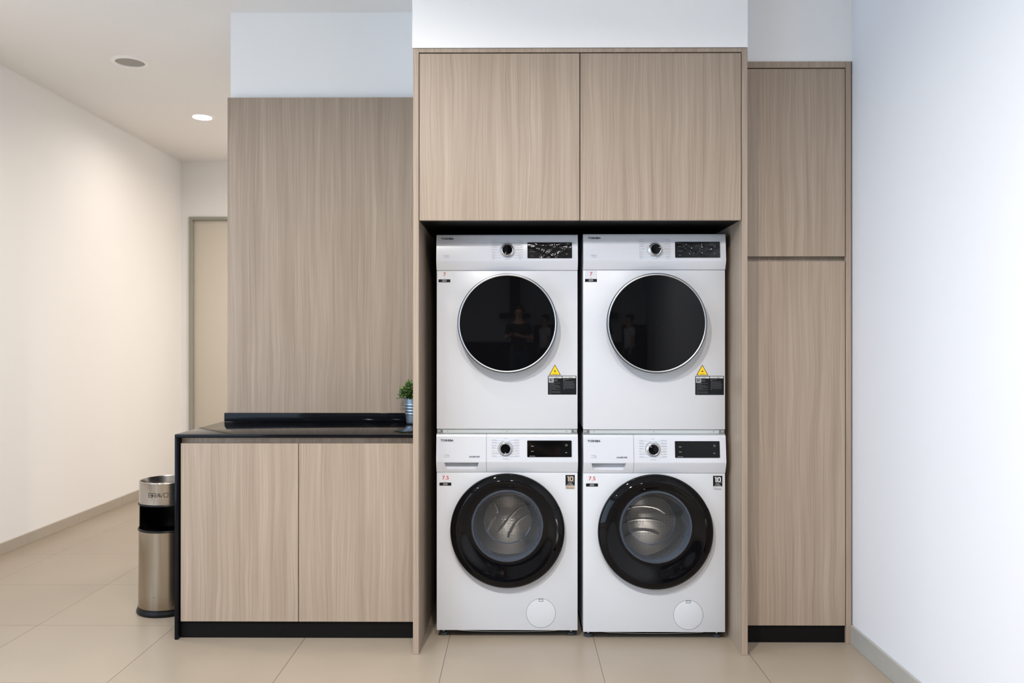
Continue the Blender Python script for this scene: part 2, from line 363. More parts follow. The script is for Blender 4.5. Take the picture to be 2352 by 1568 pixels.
bm = NB(); tube(bm, [(-2.0, YF+.02, 1.0), (-2.0, YF-.03, 1.0), (-2.11, YF-.03, 1.0)], .009); obj('door_handle', bm, M['chrome'], d1)
# block of wall the units stand against
bm = NB(); bx(bm, -1.402, XR, YW, 5.7, 0, ZC); struct('wall_back', bm, M['paint'])  # stops short, leaving an unseen side corridor for the added downlights
ENL, ENR, ENY, ENZ = -.4115, .9075, 3.235, 2.394
bm = NB(); bx(bm, ENL-.003, ENR, ENY-.003, YW, ENZ, ZC); struct('wall_centre', bm, M['paint'])
TCY = 3.365; TCZ = 2.383
bm = NB(); bx(bm, ENR, XR, TCY+.004, YW, TCZ, ZC); struct('wall_recess', bm, M['paint'])
# skirtings (tile pieces with joints every 0.6 m)
def skirting(name, x0, x1, y0, y1, h, jy, axis='y', m=None):
    bm = NB(); y = y0
    cuts = []; k = jy
    while k < y1: cuts.append(k); k += .601
    pts = [y0]+[c for c in cuts if c > y0+.02]+[y1]
    for a, b in zip(pts[:-1], pts[1:]):
        if axis == 'y': bx(bm, x0, x1, a+.0006, b-.0006, 0, h, 0, .0012, 1)
        else: bx(bm, a+.0006, b-.0006, x0, x1, 0, h, 0, .0012, 1)
    struct(name, bm, m or M['skirt'])
skirting('baseboard_left', XL, XL+.011, YB, YF, .068, -3.5+.07)
skirting('baseboard_right', XR-.011, XR, YB, TCY-.0055, .078, -3.5+.335, m=M['skirt_grey'])
skirting('baseboard_far', YF-.011, YF, XL+.012, DX0-.002, .068, XL, 'x')
skirting('baseboard_front', YB, YB+.011, XL+.012, XR-.012, .07, XL, 'x')

# ================================================================ ceiling fittings
def downlight(x, y, watts, col, label, beam):
    t = thing('ceiling_downlight', label, 'ceiling light', (x, y, ZC), 'recessed ceiling downlights')
    bm = NB(); lathe(bm, [(.062, -.001), (.064, -.006), (.082, -.005), (.086, 0), (.062, 0)], seg=48, closed_prof=True); obj('trim_ring', bm, M['white_pl'], t)
    bm = NB(); lathe(bm, [(0.0005, -.0035), (.062, -.003), (.062, -.001), (.0005, -.001)], seg=48, closed_prof=True); obj('lamp_diffuser', bm, M['lamp'], t)
    a = area('downlight_beam', (0, 0, -.012), (0, 0, 0), .12, .12, watts, col, 'DISK', math.radians(beam)); a.parent = t
labs = ['bright round ceiling downlight near the end of the corridor', 'round ceiling downlight over the mouth of the corridor, nearest the worktop end',
        'round ceiling downlight by the left window', 'round ceiling downlight in front of the worktop',
        'round ceiling downlight nearest the stacked machines', 'round ceiling downlight in front of the right pair of machines', 'round ceiling downlight just round the corner of the corridor', 'round ceiling downlight deep in the side corridor']
for (x, y, wt, col, be), lb in zip(DOWN, labs): downlight(x, y, wt, col, lb, be)
t = thing('ceiling_speaker', 'round white ceiling speaker with a grey grille over the corridor', 'speaker', (-2.222, 4.69, ZC))
bm = NB(); lathe(bm, [(.078, -.001), (.08, -.009), (.088, -.011), (.1, -.006), (.103, 0), (.078, 0)], seg=56, closed_prof=True); obj('rim', bm, M['white_pl'], t)
bm = NB(); lathe(bm, [(.0005, -.0055), (.05, -.0045), (.079, -.003), (.079, -.001), (.0005, -.001)], seg=56, closed_prof=True); obj('grille', bm, M['spk'], t)

# ================================================================ built-in units
# enclosure round the machines
ec = thing('laundry_cabinet', 'large light wood-grain laundry cabinet framing the four stacked machines', 'cabinet', (0, ENY, 0))
D = YW-ENY-.002; PW = .0225; DZ0, DZ = 1.7135, 2.3725; MID = .2475
bm = NB(); bx(bm, ENL, ENL+PW, 0, D, 0, ENZ-.002, 0, .001, 1); obj('side_panel', bm, M['wood'], ec)
bm = NB(); bx(bm, ENR-PW, ENR, 0, D, 0, ENZ-.002, 0, .001, 1); obj('side_panel', bm, M['wood'], ec)
bm = NB(); bx(bm, ENL+PW+.0002, ENR-PW-.0002, 0, D, DZ+.0042, ENZ-.002, 0, .001, 1); obj('top_panel', bm, M['wood'], ec)
bm = NB(); bx(bm, ENL+PW+.0002, ENR-PW-.0002, .024, D, DZ0+.002, DZ0+.02); obj('bottom_shelf', bm, M['black'], ec, label='black shelf under the doors')  # shelf coloured black so its underside reads as shade
bm = NB(); bx(bm, ENL+PW+.0002, ENR-PW-.0002, D-.01, D, .0, DZ0+.0015); obj('back_panel', bm, M['black'], ec, label='black back panel')  # black stands in for the shade deep inside the enclosure
bm = NB(); bx(bm, ENL+PW+.0005, ENR-PW-.0005, .022, .0235, DZ0+.022, DZ+.003); obj('carcass_edge', bm, M['gap'], ec, label='black carcass edge behind the doors')  # dark sheet added so the gaps between doors read as shade
bm = NB(); bx(bm, ENL+PW+.0026, MID-.0017, .0015, .0205, DZ0, DZ, 0, .0008, 1); obj('door', bm, M['wood'], ec)
bm = NB(); bx(bm, MID+.0017, ENR-PW-.0028, .0015, .0205, DZ0, DZ, 0, .0008, 1); obj('door', bm, M['wood'], ec)

# worktop with its waterfall end and upstand
WX0, WYF, WZ = -1.4205, 3.39, .8505
WT = thing('worktop', 'glossy black worktop with a waterfall end panel and low upstand', 'worktop', (WX0, WYF, 0))
wl = ENL-WX0-.001; wd = YW-WYF-.002
bm = NB(); bx(bm, 0, wl, 0, wd-.04, WZ-.0145, WZ, 0, .0012, 2); obj('countertop', bm, M['quartz'], WT)
bm = NB(); bx(bm, 0, .0145, 0, wd-.04, 0, WZ-.0148, 0, .0012, 2); obj('waterfall_panel', bm, M['quartz'], WT)
bm = NB(); bx(bm, .0075, wl, 3.944-WYF, 3.944-WYF+.018, WZ+.0002, WZ+.0415, 0, .001, 2); obj('upstand', bm, M['quartz'], WT)
# wood panel on the wall above
bm = NB(); bx(bm, 0, ENL+1.4045-.001, 0, .036, 0, 1.565, 0, .001, 1)
tag(obj('wall_panel', bm, M['wood'], loc=(-1.4045, 3.963, .853)), 'tall plain wood-grain wall panel rising behind the black worktop', 'wall panel')
# base cabinet
bc = thing('base_cabinet', 'low two-door wood-grain base cabinet under the black worktop', 'cabinet', (WX0+.015, WYF, 0))
bl = ENL-.001-(WX0+.015)
def dxp(px, Y): return (px-1188)/F*Y
dm = dxp(685, 3.402)-(WX0+.015)
bm = NB(); bx(bm, .002, bl, .032, wd-.045, .075, WZ-.016); obj('carcass', bm, [M['wood']], bc)
bm = NB(); bx(bm, .0025, bl-.0, .030, .0318, .078, .812); obj('carcass_edge', bm, M['gap'], bc, label='black carcass edge behind the doors')  # dark sheet for shade in the base cabinet's door gaps
bm = NB(); bx(bm, .0062, dm-.0016, .0105, .0295, .0725, .812, 0, .0008, 1); obj('door', bm, M['wood'], bc)
bm = NB(); bx(bm, dm+.0016, bl-.0005, .0105, .0295, .0725, .812, 0, .0008, 1); obj('door', bm, M['wood'], bc)
bm = NB(); bx(bm, .0022, bl, .026, .040, 0, .0715); obj('kick_board', bm, M['black'], bc, label='black kick board')

# tall cabinet on the right
tc_ = thing('tall_cabinet', 'tall narrow two-door wood-grain cabinet beside the right wall', 'cabinet', (ENR, TCY, 0))
tw = XR-ENR-.006; tD = YW-TCY-.002; sp0 = tw-.021
bm = NB(); bx(bm, sp0, tw, -.004, tD, 0, TCZ-.002, 0, .001, 1); obj('side_panel', bm, M['wood'], tc_)
bm = NB(); bx(bm, .0015, sp0-.0005, -.004, tD, TCZ-.027, TCZ-.002, 0, .001, 1); obj('top_panel', bm, M['wood'], tc_)
def tz(py, Y=TCY): return 1.23-(py-787)/F*Y
bm = NB(); bx(bm, .0015, sp0-.0005, .026, tD, .07, TCZ-.0275); obj('carcass', bm, M['wood'], tc_)
bm = NB(); bx(bm, .0015, sp0-.0005, .0235, .0255, tz(588), TCZ-.0275); bx(bm, .0015, sp0-.0005, .0235, .0255, .074, tz(601)); obj('carcass_edge', bm, M['gap'], tc_, label='black carcass edge behind the doors')  # dark sheets for shade in the tall cabinet's door gaps
bm = NB(); bx(bm, .002, sp0-.0028, 0, .019, tz(589), TCZ-.0305, 0, .0008, 1); obj('door', bm, M['wood'], tc_)
bm = NB(); bx(bm, .002, sp0-.0028, 0, .019, tz(1434.5), tz(600), 0, .0008, 1); obj('door', bm, M['wood'], tc_)
bm = NB(); bx(bm, .0015, sp0-.0005, .012, .0225, 0, tz(1434.5)-.002); obj('kick_board', bm, M['black'], tc_, label='black kick board')

# ================================================================ machines
W = .5885; HW = W/2; DEP = .54
S1 = F/3.42; CX1 = 1164.7
def lx(px): return (px-CX1)/S1
def lz(py): return 1.23-(py-787)/S1
FRONT = lambda x, z, d: (x, -d, z)
def circle(cx, cz, r, n=64): return [(cx+r*math.cos(2*PI*i/n), cz+r*math.sin(2*PI*i/n)) for i in range(n)]
def panel_prof(zb, zc, zt, pc, pt, back=.06):
    return [(back, zb), (0, zb), (-pc*.96, zc-.0035), (-pc, zc), (-pc*.985, zc+.003), (-pt-.0012, zt-.012), (-pt, zt-.006), (-pt+.0025, zt-.0018), (-pt+.007, zt), (back, zt)]
def panel_frame(zc, zt, pc, pt):
    return lambda x, z, d: (x, -(pt+(zt-z)/(zt-zc)*(pc-pt))-.0006-d, z)
def dial(parent, cx, cz, fr, rb=.0222, rs=.0285, depth=.02):
    p = fr(cx, cz, 0)
    bm = NB(); lathe(bm, [(rs, .001), (rs, -.006), (rs-.0018, -.008), (rb+.0012, -.009), (rb+.0008, -depth), (rb-.0004, -depth-.0014), (rb-.0012, -depth-.0010), (.0003, -depth-.0010)], axis='y', seg=56)
    lathe(bm, [(rb-.0012, -depth-.0012), (.0003, -depth-.0016)], axis='y', seg=56, mi=1)
    o = obj('dial', bm, [M['chrome'], M['gloss']], parent, loc=p)
    bm = NB(); bx(bm, -.0007, .0007, -depth-.0022, -depth-.0015, -rb+.001, -rb+.0085); obj('pointer_mark', bm, M['ink_white'], o)
    return o
def cap_sticker(parent, num, word, x0, x1, zt, zn, hn, zk, zb0, zb1, xn, wn2):
    bm = NB(); slab(bm, rrect(x0-.001, x1+.001, zb0-.002, zt, .0008, 2), FRONT, 0, .0003, 0)
    slab(bm, rrect(x0, x1, zb0, zb1, .0002, 1), FRONT, .0003, .0005, 1)
    text(bm, num, xn, zn, hn, FRONT, .0005, 'c', w=wn2, mi=2, bold=.012)
    text(bm, 'kg', xn, zk-.0008, .0046, FRONT, .0005, 'c', mi=2)
    xm = (x0+x1)/2
    text(bm, word, xm, zb0+.0073, .0030, FRONT, .0008, 'c', mi=3, bold=.01, w=.017); text(bm, 'CAPACITY', xm, zb0+.0028, .0030, FRONT, .0008, 'c', mi=3, bold=.01, w=.020)
    obj('capacity_sticker', bm, [M['sticker'], M['stblack'], M['red'], M['ink_white']], parent, sm=False, normals=False, label='capacity sticker with red figure and black band')
def machine_body(t, z0, z1, holes, feet):
    bm = NB(); bx(bm, -HW, HW, 0, .02, z0, z1, 0, .003, 2); o = obj('front_panel', bm, M['enamel'], t)
    if holes:
        cx, cz, r = holes; c = NB(); lathe(c, [(.0002, -.03), (r, -.03), (r, .05), (.0002, .05)], (cx, 0, cz), 'y', seg=96, closed_prof=True); boolean(o, c)
# ---------------- washing machine
def washer(loc, label, dial_rot, st10):
    t = thing('washing_machine', label, 'washing machine', loc, 'front-loading washing machines')
    zb, zs, zc, zt = .0315, lz(1083.8), lz(1058.7), .8486
    pc, pt = .018, .005
    fr = panel_frame(zc, zt, pc, pt)
    dcx, dcz = .0012, .452; gcz = .4745
    machine_body(t, zb, zs-.0012, (dcx, gcz-.005, .168), True)
    bm = NB()
    bx(bm, -HW+.001, -HW+.006, .0202, DEP, zb+.004, zt-.004, 0); bx(bm, HW-.006, HW-.001, .0202, DEP, zb+.004, zt-.004, 0)
    bx(bm, -HW+.006, HW-.006, DEP-.006, DEP, zb+.004, zt-.004); bx(bm, -HW+.006, HW-.006, .0605, DEP-.006, zt-.012, zt-.004); bx(bm, -HW+.006, HW-.006, .0202, DEP-.006, zb+.004, zb+.01)
    obj('cabinet_shell', bm, M['side'], t)
    # control panel and drawer
    xs = lx(1117.2)
    bm = NB(); prism_x(bm, panel_prof(zs, zc, zt, pc, pt), xs+.0006, HW); cp = obj('control_panel', bm, M['plastic'], t)
    bm = NB(); prism_x(bm, panel_prof(zs, zc, zt, pc, pt), -HW, xs-.0006); dr = obj('detergent_drawer', bm, M['plastic'], t)
    c = NB(); pa, pb, pz, tz_ = lx(1019.8), lx(1100.9), lz(1077), zc-.0035; q = .011
    o = [(pb, tz_), (pa, tz_)]+[(pa+.004+q-q*math.cos(k*PI/12), pz+q-q*math.sin(k*PI/12)) for k in range(7)]+[(pb-.004-q+q*math.sin(k*PI/12), pz+q-q*math.cos(k*PI/12)) for k in range(7)]
    a = [c.verts.new((x, -.05, z)) for x, z in o]; b = [c.verts.new((x+(.004 if x < -.19 else -.004), .020 if z > pz+.015 else .002, z)) for x, z in o]
    c.faces.new(a); c.faces.new(b[::-1])
    for i in range(len(o)): c.faces.new((a[i], b[i], b[(i+1) % len(o)], a[(i+1) % len(o)]))
    bmesh.ops.triangulate(c, faces=c.faces)
    boolean(dr, c)
    bm = NB(); text(bm, 'TOSHIBA', lx(1012.3), lz(1013), lz(1008)-lz(1013), fr, .0003, 'l', w=lx(1042)-lx(1012.3), bold=.04); obj('brand_lettering', bm, M['ink'], dr, sm=False, normals=False)
    bm = NB(); text(bm, '7.5kg', lx(1021), lz(1045.6), .0062, fr, .0003, 'l', w=.0195); text(bm, 'TW-BK85S2M', lx(1019), lz(1048.6), .0026, fr, .0003, 'l', w=.026)
    obj('model_lettering', bm, M['ink_soft'], dr, sm=False, normals=False)
    bm = NB(); text(bm, 'INVERTER', lx(1077.8), lz(1049.3), .0066, fr, .0003, 'l', w=lx(1102)-lx(1077.8), bold=.02, shear=.3); obj('inverter_lettering', bm, M['ink'], dr, sm=False, normals=False)
    # dial and programme print
    cx, cz = lx(1161), lz(1029)
    dl = dial(t, cx, cz, fr, .0218, .0262, .016); dl.rotation_euler[1] = dial_rot
    bm = NB(); arc(bm, cx, cz, .0298, .0312, math.radians(108), math.radians(432), fr, 0, .0002)
    for a in (78, 84, 96, 102): arc(bm, cx, cz, .0298, .0311, math.radians(a)-.02, math.radians(a)+.02, fr, 0, .0002, seg=2)
    obj('dial_ring_print', bm, M['ink'], cp, sm=False, normals=False)
    bm = NB(); L = ['COTTON', 'SYNTHETIC', 'BABY CARE', 'BEDDING', 'MIX', 'COLOR WASH', 'SPIN ONLY']; R = ['COTTON ECO', 'STEAM WASH', 'SPORT WEAR', "15' QUICK", 'DELICATE', 'WOOL', 'RINSE+SPIN']
    rows = [330, 370, 411, 448, 491, 531, 572]
    for i, y in enumerate(rows):
        z = lz(960+y/6.72+.9); text(bm, L[i], lx(1129.9), z, .0026, fr, .0003, 'l'); text(bm, R[i], lx(1192.4), z, .0026, fr, .0003, 'r')
        k = abs(lz(960+(y+13)/6.72)-cz); e = .0325; dx = math.sqrt(max(e*e-k*k, 0)) if k < e else .006
        zz = lz(960+(y+13)/6.72)
        slab(bm, [(lx(1129.9), zz), (cx-dx, zz), (cx-dx, zz+.0004), (lx(1129.9), zz+.0004)], fr, 0, .0002); slab(bm, [(cx+dx, zz), (lx(1192.4), zz), (lx(1192.4), zz+.0004), (cx+dx, zz+.0004)], fr, 0, .0002)
    text(bm, 'MEMORY', cx, lz(1006.5), .0024, fr, .0003, 'c'); text(bm, 'DRUM CLEAN', cx, lz(1052.6), .0026, fr, .0003, 'c')
    obj('programme_print', bm, M['ink_soft'], cp, sm=False, normals=False)
    # display
    bm = NB(); slab(bm, rrect(lx(1210.8), lx(1312.3), lz(1047.8), lz(1010.6), .0025), fr, 0, .0016); ds = obj('display', bm, M['screen'], t, sm=False)
    bm = NB(); dd = .0020
    for s, y, ww in (('TEMP.', 427, .0125), ('SPIN', 503, .0105), ('DELAY END', 576, .0215)): text(bm, s, lx(990+1563/6.72), lz(960+(y+5)/6.72), .0030, fr, dd, 'c', w=ww, bold=.02)
    obj('button_lettering', bm, M['ink_grey'], ds, sm=False, normals=False); bm = NB()
    arc(bm, lx(990+2086/6.72), lz(960+410/6.72), .0036, .0044, 0, 2*PI, fr, 0, dd); slab(bm, rrect(lx(990+2086/6.72)-.0003, lx(990+2086/6.72)+.0003, lz(1021)-.0016, lz(1021)+.0016, .0001, 1), fr, 0, dd)
    obj('power_symbol', bm, M['ink_grey'], ds, sm=False, normals=False); bm = NB()
    px, pz = lx(990+2075/6.72), lz(960+522/6.72)
    slab(bm, [(px-.002, pz-.002), (px+.0015, pz), (px-.002, pz+.002)], fr, 0, dd)
    for q in (.0028, .0042): slab(bm, [(px+q, pz-.002), (px+q+.0008, pz-.002), (px+q+.0008, pz+.002), (px+q, pz+.002)], fr, 0, dd)
    obj('start_pause_symbol', bm, M['ink_grey'], ds, sm=False, normals=False)
    # stickers
    cap_sticker(t, '7.5', 'WASHING', lx(1009.3), lx(1036.6), lz(1089.5), lz(1101), lz(1092.4)-lz(1101), lz(1105.8), lz(1115), lz(1107.8), lx(1023.2), lx(1031)-lx(1015.6))
    bm = NB(); x0, x1 = lx(1298.8), lx(1320); xm = (x0+x1)/2
    slab(bm, rrect(x0, x1, lz(1122.3), lz(1090.2), .0004, 2), FRONT, 0, .0004, 0)
    slab(bm, rrect(x0, x1, lz(1122.3), lz(1114), .0004, 2), FRONT, .0004, .0006, 1)
    nz0, nz1 = lz(1105), lz(1093); t1 = xm-.0075; hN = nz1-nz0
    slab(bm, [(t1-.0020, nz0), (t1+.0034, nz0), (t1+.0034, nz1), (t1-.0046, nz1), (t1-.0046, nz1-.0045), (t1-.0020, nz1-.0045)], FRONT, .0006, .0008, 1)
    O = rrect(xm-.0020, xm+.0135, nz0, nz1, .0045, 5); I = rrect(xm+.0030, xm+.0085, nz0+.0050, nz1-.0050, .0015, 5)
    for k in range(len(O)):
        k2 = (k+1) % len(O); bm.faces.new([bm.verts.new(FRONT(x, z, .0008)) for x, z in (O[k], O[k2], I[k2], I[k])]).material_index = 1
    text(bm, 'YEARS', x1-.0045, lz(1106.4), .0015, FRONT, .0008, 'c', mi=2)
    text(bm, 'MOTOR', xm, lz(1107.9), .0022, FRONT, .0008, 'c', mi=2); text(bm, 'WARRANTY', xm, lz(1110.2), .0024, FRONT, .0008, 'c', mi=2, w=.021)
    text(bm, '5+5 YEARS', xm, lz(1112.9), .0024, FRONT, .0008, 'c', mi=2, w=.025, bold=.02)
    text(bm, 'Real', x0+.008, lz(1118.5), .0032, FRONT, .0008, 'c', mi=3, shear=.3); text(bm, 'INVERTER', xm, lz(1121.5), .0036, FRONT, .0008, 'c', mi=3, w=.028, bold=.02)
    obj('warranty_sticker', bm, [M['stblack'], M[st10], M['ink_white'], M['ink']], t, sm=False, normals=False, label='black sticker with a large 10 and %s strip' % ('bronze' if st10 == 'tan' else 'silver'))
    # door: bevelled black rim, inner disc, handle segment, glass bowl
    R0, R1 = .2373, .2085
    rim = [(R0-.004, -.002), (R0-.0005, -.014), (R0, -.022), (R0-.0012, -.030), (R0-.006, -.0365), (R1+.004, -.0480), (R1, -.0495), (R1-.004, -.0485), (R1-.004, -.002)]
    ha0, ha1 = math.radians(-21), math.radians(24.5); g = .006
    bm = NB(); lathe(bm, rim, (dcx, 0, dcz), 'y', ha1+g, ha0-g+2*PI, 150, closed_prof=True)
    door = obj('door', bm, M['gloss'], t)
    bm = NB(); rim2 = [(R0-.004, -.004), (R0-.0005, -.014), (R0+.0006, -.022), (R0-.0004, -.031), (R0-.006, -.0378), (R1+.006, -.0483), (R1+.0022, -.0492), (R1+.0022, -.004)]
    lathe(bm, rim2, (dcx, 0, dcz), 'y', ha0, ha1, 30, closed_prof=True); obj('handle', bm, M['gloss'], door)
    # inner disc: eccentric annulus from rim to bowl
    bm = NB(); N = 120; rb = .150; ring = []
    K = 8
    for i in range(N):
        a = 2*PI*i/N; row = []
        for k in range(K+1):
            u = k/K; r = (R1-.0045)*(1-u)+rb*u; zc_ = dcz*(1-u)+gcz*u
            y = -.0485+.016*math.sin(u*PI/2)**1.5
            row.append(bm.verts.new((dcx+r*math.cos(a), y, zc_+r*math.sin(a))))
        row.append(bm.verts.new((dcx+(rb)*math.cos(a), .0, gcz+(rb)*math.sin(a))))
        ring.append(row)
    for i in range(N):
        A, B = ring[i], ring[(i+1) % N]
        for k in range(K+1): bm.faces.new((A[k], A[k+1], B[k+1], B[k]))
    obj('door_disc', bm, M['gloss'], door)
    bm = NB()   # clear bowl bulging inwards
    lathe(bm, [(rb-.001, -.036), (rb-.004, -.0405), (rb-.009, -.0395), (rb-.012, -.030), (rb-.013, -.004), (rb-.020, .030), (rb-.034, .066), (.104, .086), (.100, .092), (.092, .094), (.0004, .090)], (dcx, 0, gcz), 'y', seg=96)
    obj('glass_bowl', bm, M['bowl'], door)
    bm = NB(); lathe(bm, [(rb-.0005, -.034), (rb-.003, -.0418), (rb-.008, -.0425), (rb-.0125, -.0375), (rb-.016, -.022), (rb-.017, -.002), (rb-.001, -.002)], (dcx, 0, gcz), 'y', seg=96, closed_prof=True)
    lathe(bm, [(.1035, .083), (.1035, .0855), (.0985, .0875), (.0985, .085)], (dcx, 0, gcz), 'y', seg=72, closed_prof=True)
    obj('bowl_rim', bm, M['bowlrim'], door)
    # gasket + drum
    bm = NB(); lathe(bm, [(.168, .002), (.163, .006), (.155, .02), (.158, .035), (.150, .045), (.153, .075), (.160, .085), (.175, .085), (.175, .0205), (.168, .0205)], (dcx, 0, gcz-.005), 'y', seg=72, closed_prof=True); obj('gasket', bm, M['gasket'], t)
    bm = NB(); lathe(bm, [(.163, .09), (.168, .088), (.235, .11), (.24, .13), (.24, .40), (.225, .425), (.12, .428), (.06, .415), (.0005, .41)], (dcx, 0, gcz-.01), 'y', seg=72); dmm = obj('drum', bm, M['drum'], t)
    bm = NB()
    if dial_rot < .5: RB = [[(-.052, .060), (-.040, .030), (-.062, -.010), (-.085, -.055)], [(.085, .052), (.040, .040), (-.005, -.005), (-.045, -.062)], [(.080, .020), (.040, -.005), (.012, -.040), (-.004, -.075)]]
    else: RB = [[(-.095, .005), (-.05, .040), (.0, .052), (.06, .045), (.10, .02)], [(-.09, -.035), (-.04, -.004), (.015, .004), (.07, -.004), (.11, -.03)], [(-.07, -.075), (-.02, -.045), (.03, -.042), (.08, -.055)]]
    for P in RB:
        pts = []
        for q in range(len(P)-1):
            for w3 in range(4):
                u = w3/4; p0, p1, p2, p3 = P[max(q-1, 0)], P[q], P[q+1], P[min(q+2, len(P)-1)]
                c = [.5*((2*b_)+(-a_+c_)*u+(2*a_-5*b_+4*c_-d_)*u*u+(-a_+3*b_-3*c_+d_)*u**3) for a_, b_, c_, d_ in zip(p0, p1, p2, p3)]
                pts.append((dcx+c[0]*1.25, .413, gcz-.055+c[1]*1.25-.012))
        tube(bm, pts, .0055, 8)
    obj('drum_ribs', bm, M['paddle'], dmm)
    rot = {0: 20, 1: -50}[1 if dial_rot > .5 else 0]
    for k in range(3):
        bm = NB()
        a = math.radians(rot+120*k); Mx = Matrix.Translation((dcx, 0, gcz-.01)) @ Matrix.Rotation(-a, 4, 'Y')
        prof = [(-.045, .2395), (-.022, .20), (0, .190), (.022, .20), (.045, .2395)]
        A = [bm.verts.new(Mx @ Vector((x, .13, -z))) for x, z in prof]; B = [bm.verts.new(Mx @ Vector((x+.03, .40, -z))) for x, z in prof]
        bm.faces.new(A); bm.faces.new(B[::-1])
        for i in range(4): bm.faces.new((A[i], A[i+1], B[i+1], B[i]))
        obj('drum_paddle', bm, M['paddle'], dmm)
    # filter hatch
    hx, hz, hr = lx(1242.3), lz(1407.5), .0605
    bm = NB(); lathe(bm, [(hr-.0006, -.0004), (hr, -.0002), (hr, .002), (.0003, .002), (.0003, -.0006), (hr-.0012, -.0006)], (hx, 0, hz), 'y', seg=72, closed_prof=True); fh = obj('filter_hatch', bm, M['enamel'], t)
    bm = NB(); arc(bm, hx, hz, hr-.0002, hr+.0008, 0, 2*PI, FRONT, 0, .0003, seg=72); zl = hz+hr
    for q in ((-.0095, -.0083, -.0095, 0), (.0083, .0095, -.0095, 0), (-.0095, .0095, -.0107, -.0095), (-.008, .008, -.0018, -.0008)):
        slab(bm, [(hx+q[0], zl+q[2]), (hx+q[1], zl+q[2]), (hx+q[1], zl+q[3]), (hx+q[0], zl+q[3])], FRONT, 0, .0015)
    obj('latch_outline', bm, M['ink'], fh, sm=False, normals=False)
    # feet, bottom cover
    for sx in (-1, 1):
        for fy in (.045, DEP-.05):
            bm = NB(); fx = sx*(HW-.025)
            lathe(bm, [(.0003, 0), (.018, 0), (.0195, .004), (.018, .0115), (.010, .013), (.0003, .013)], (fx, fy, 0), seg=28, closed_prof=True)
            lathe(bm, [(.0003, .013), (.0055, .013), (.0055, zb+.006), (.0003, zb+.006)], (fx, fy, 0), seg=16, mi=1, closed_prof=True)
            obj('foot', bm, [M['rubber'], M['zinc']], t)
    bm = NB()
    n = 24
    for i in range(n):
        u0, u1 = i/n, (i+1)/n; f = lambda u: (-.205+u*.415, .02+.0, zb-.003-.013*math.sin(PI*min(1, u*1.25+.12))**.5 if u*1.25+.12 < 1 else zb-.004)
        g2 = lambda u: zb-.004-.0125*(max(0, math.sin(PI*(.08+.84*u))))**.45
        xa, xb, za, zb_ = -.205+u0*.415, -.205+u1*.415, g2(u0), g2(u1)
        for (ya, yb, mi) in ((.03, .032, 1), (.032, .42, 0)):
            v = [bm.verts.new(p) for p in ((xa, ya, za), (xb, ya, zb_), (xb, yb, zb_), (xa, yb, za), (xa, ya, za+.0018), (xb, ya, zb_+.0018), (xb, yb, zb_+.0018), (xa, yb, za+.0018))]
            for q in ((0, 1, 2, 3), (4, 7, 6, 5), (0, 4, 5, 1), (2, 6, 7, 3)): bm.faces.new([v[k] for k in q]).material_index = mi
    bx(bm, -.18, .2, .06, .065, zb-.004, zb+.003, 0)
    obj('bottom_cover', bm, [M['black'], M['zinc']], t)
    return t
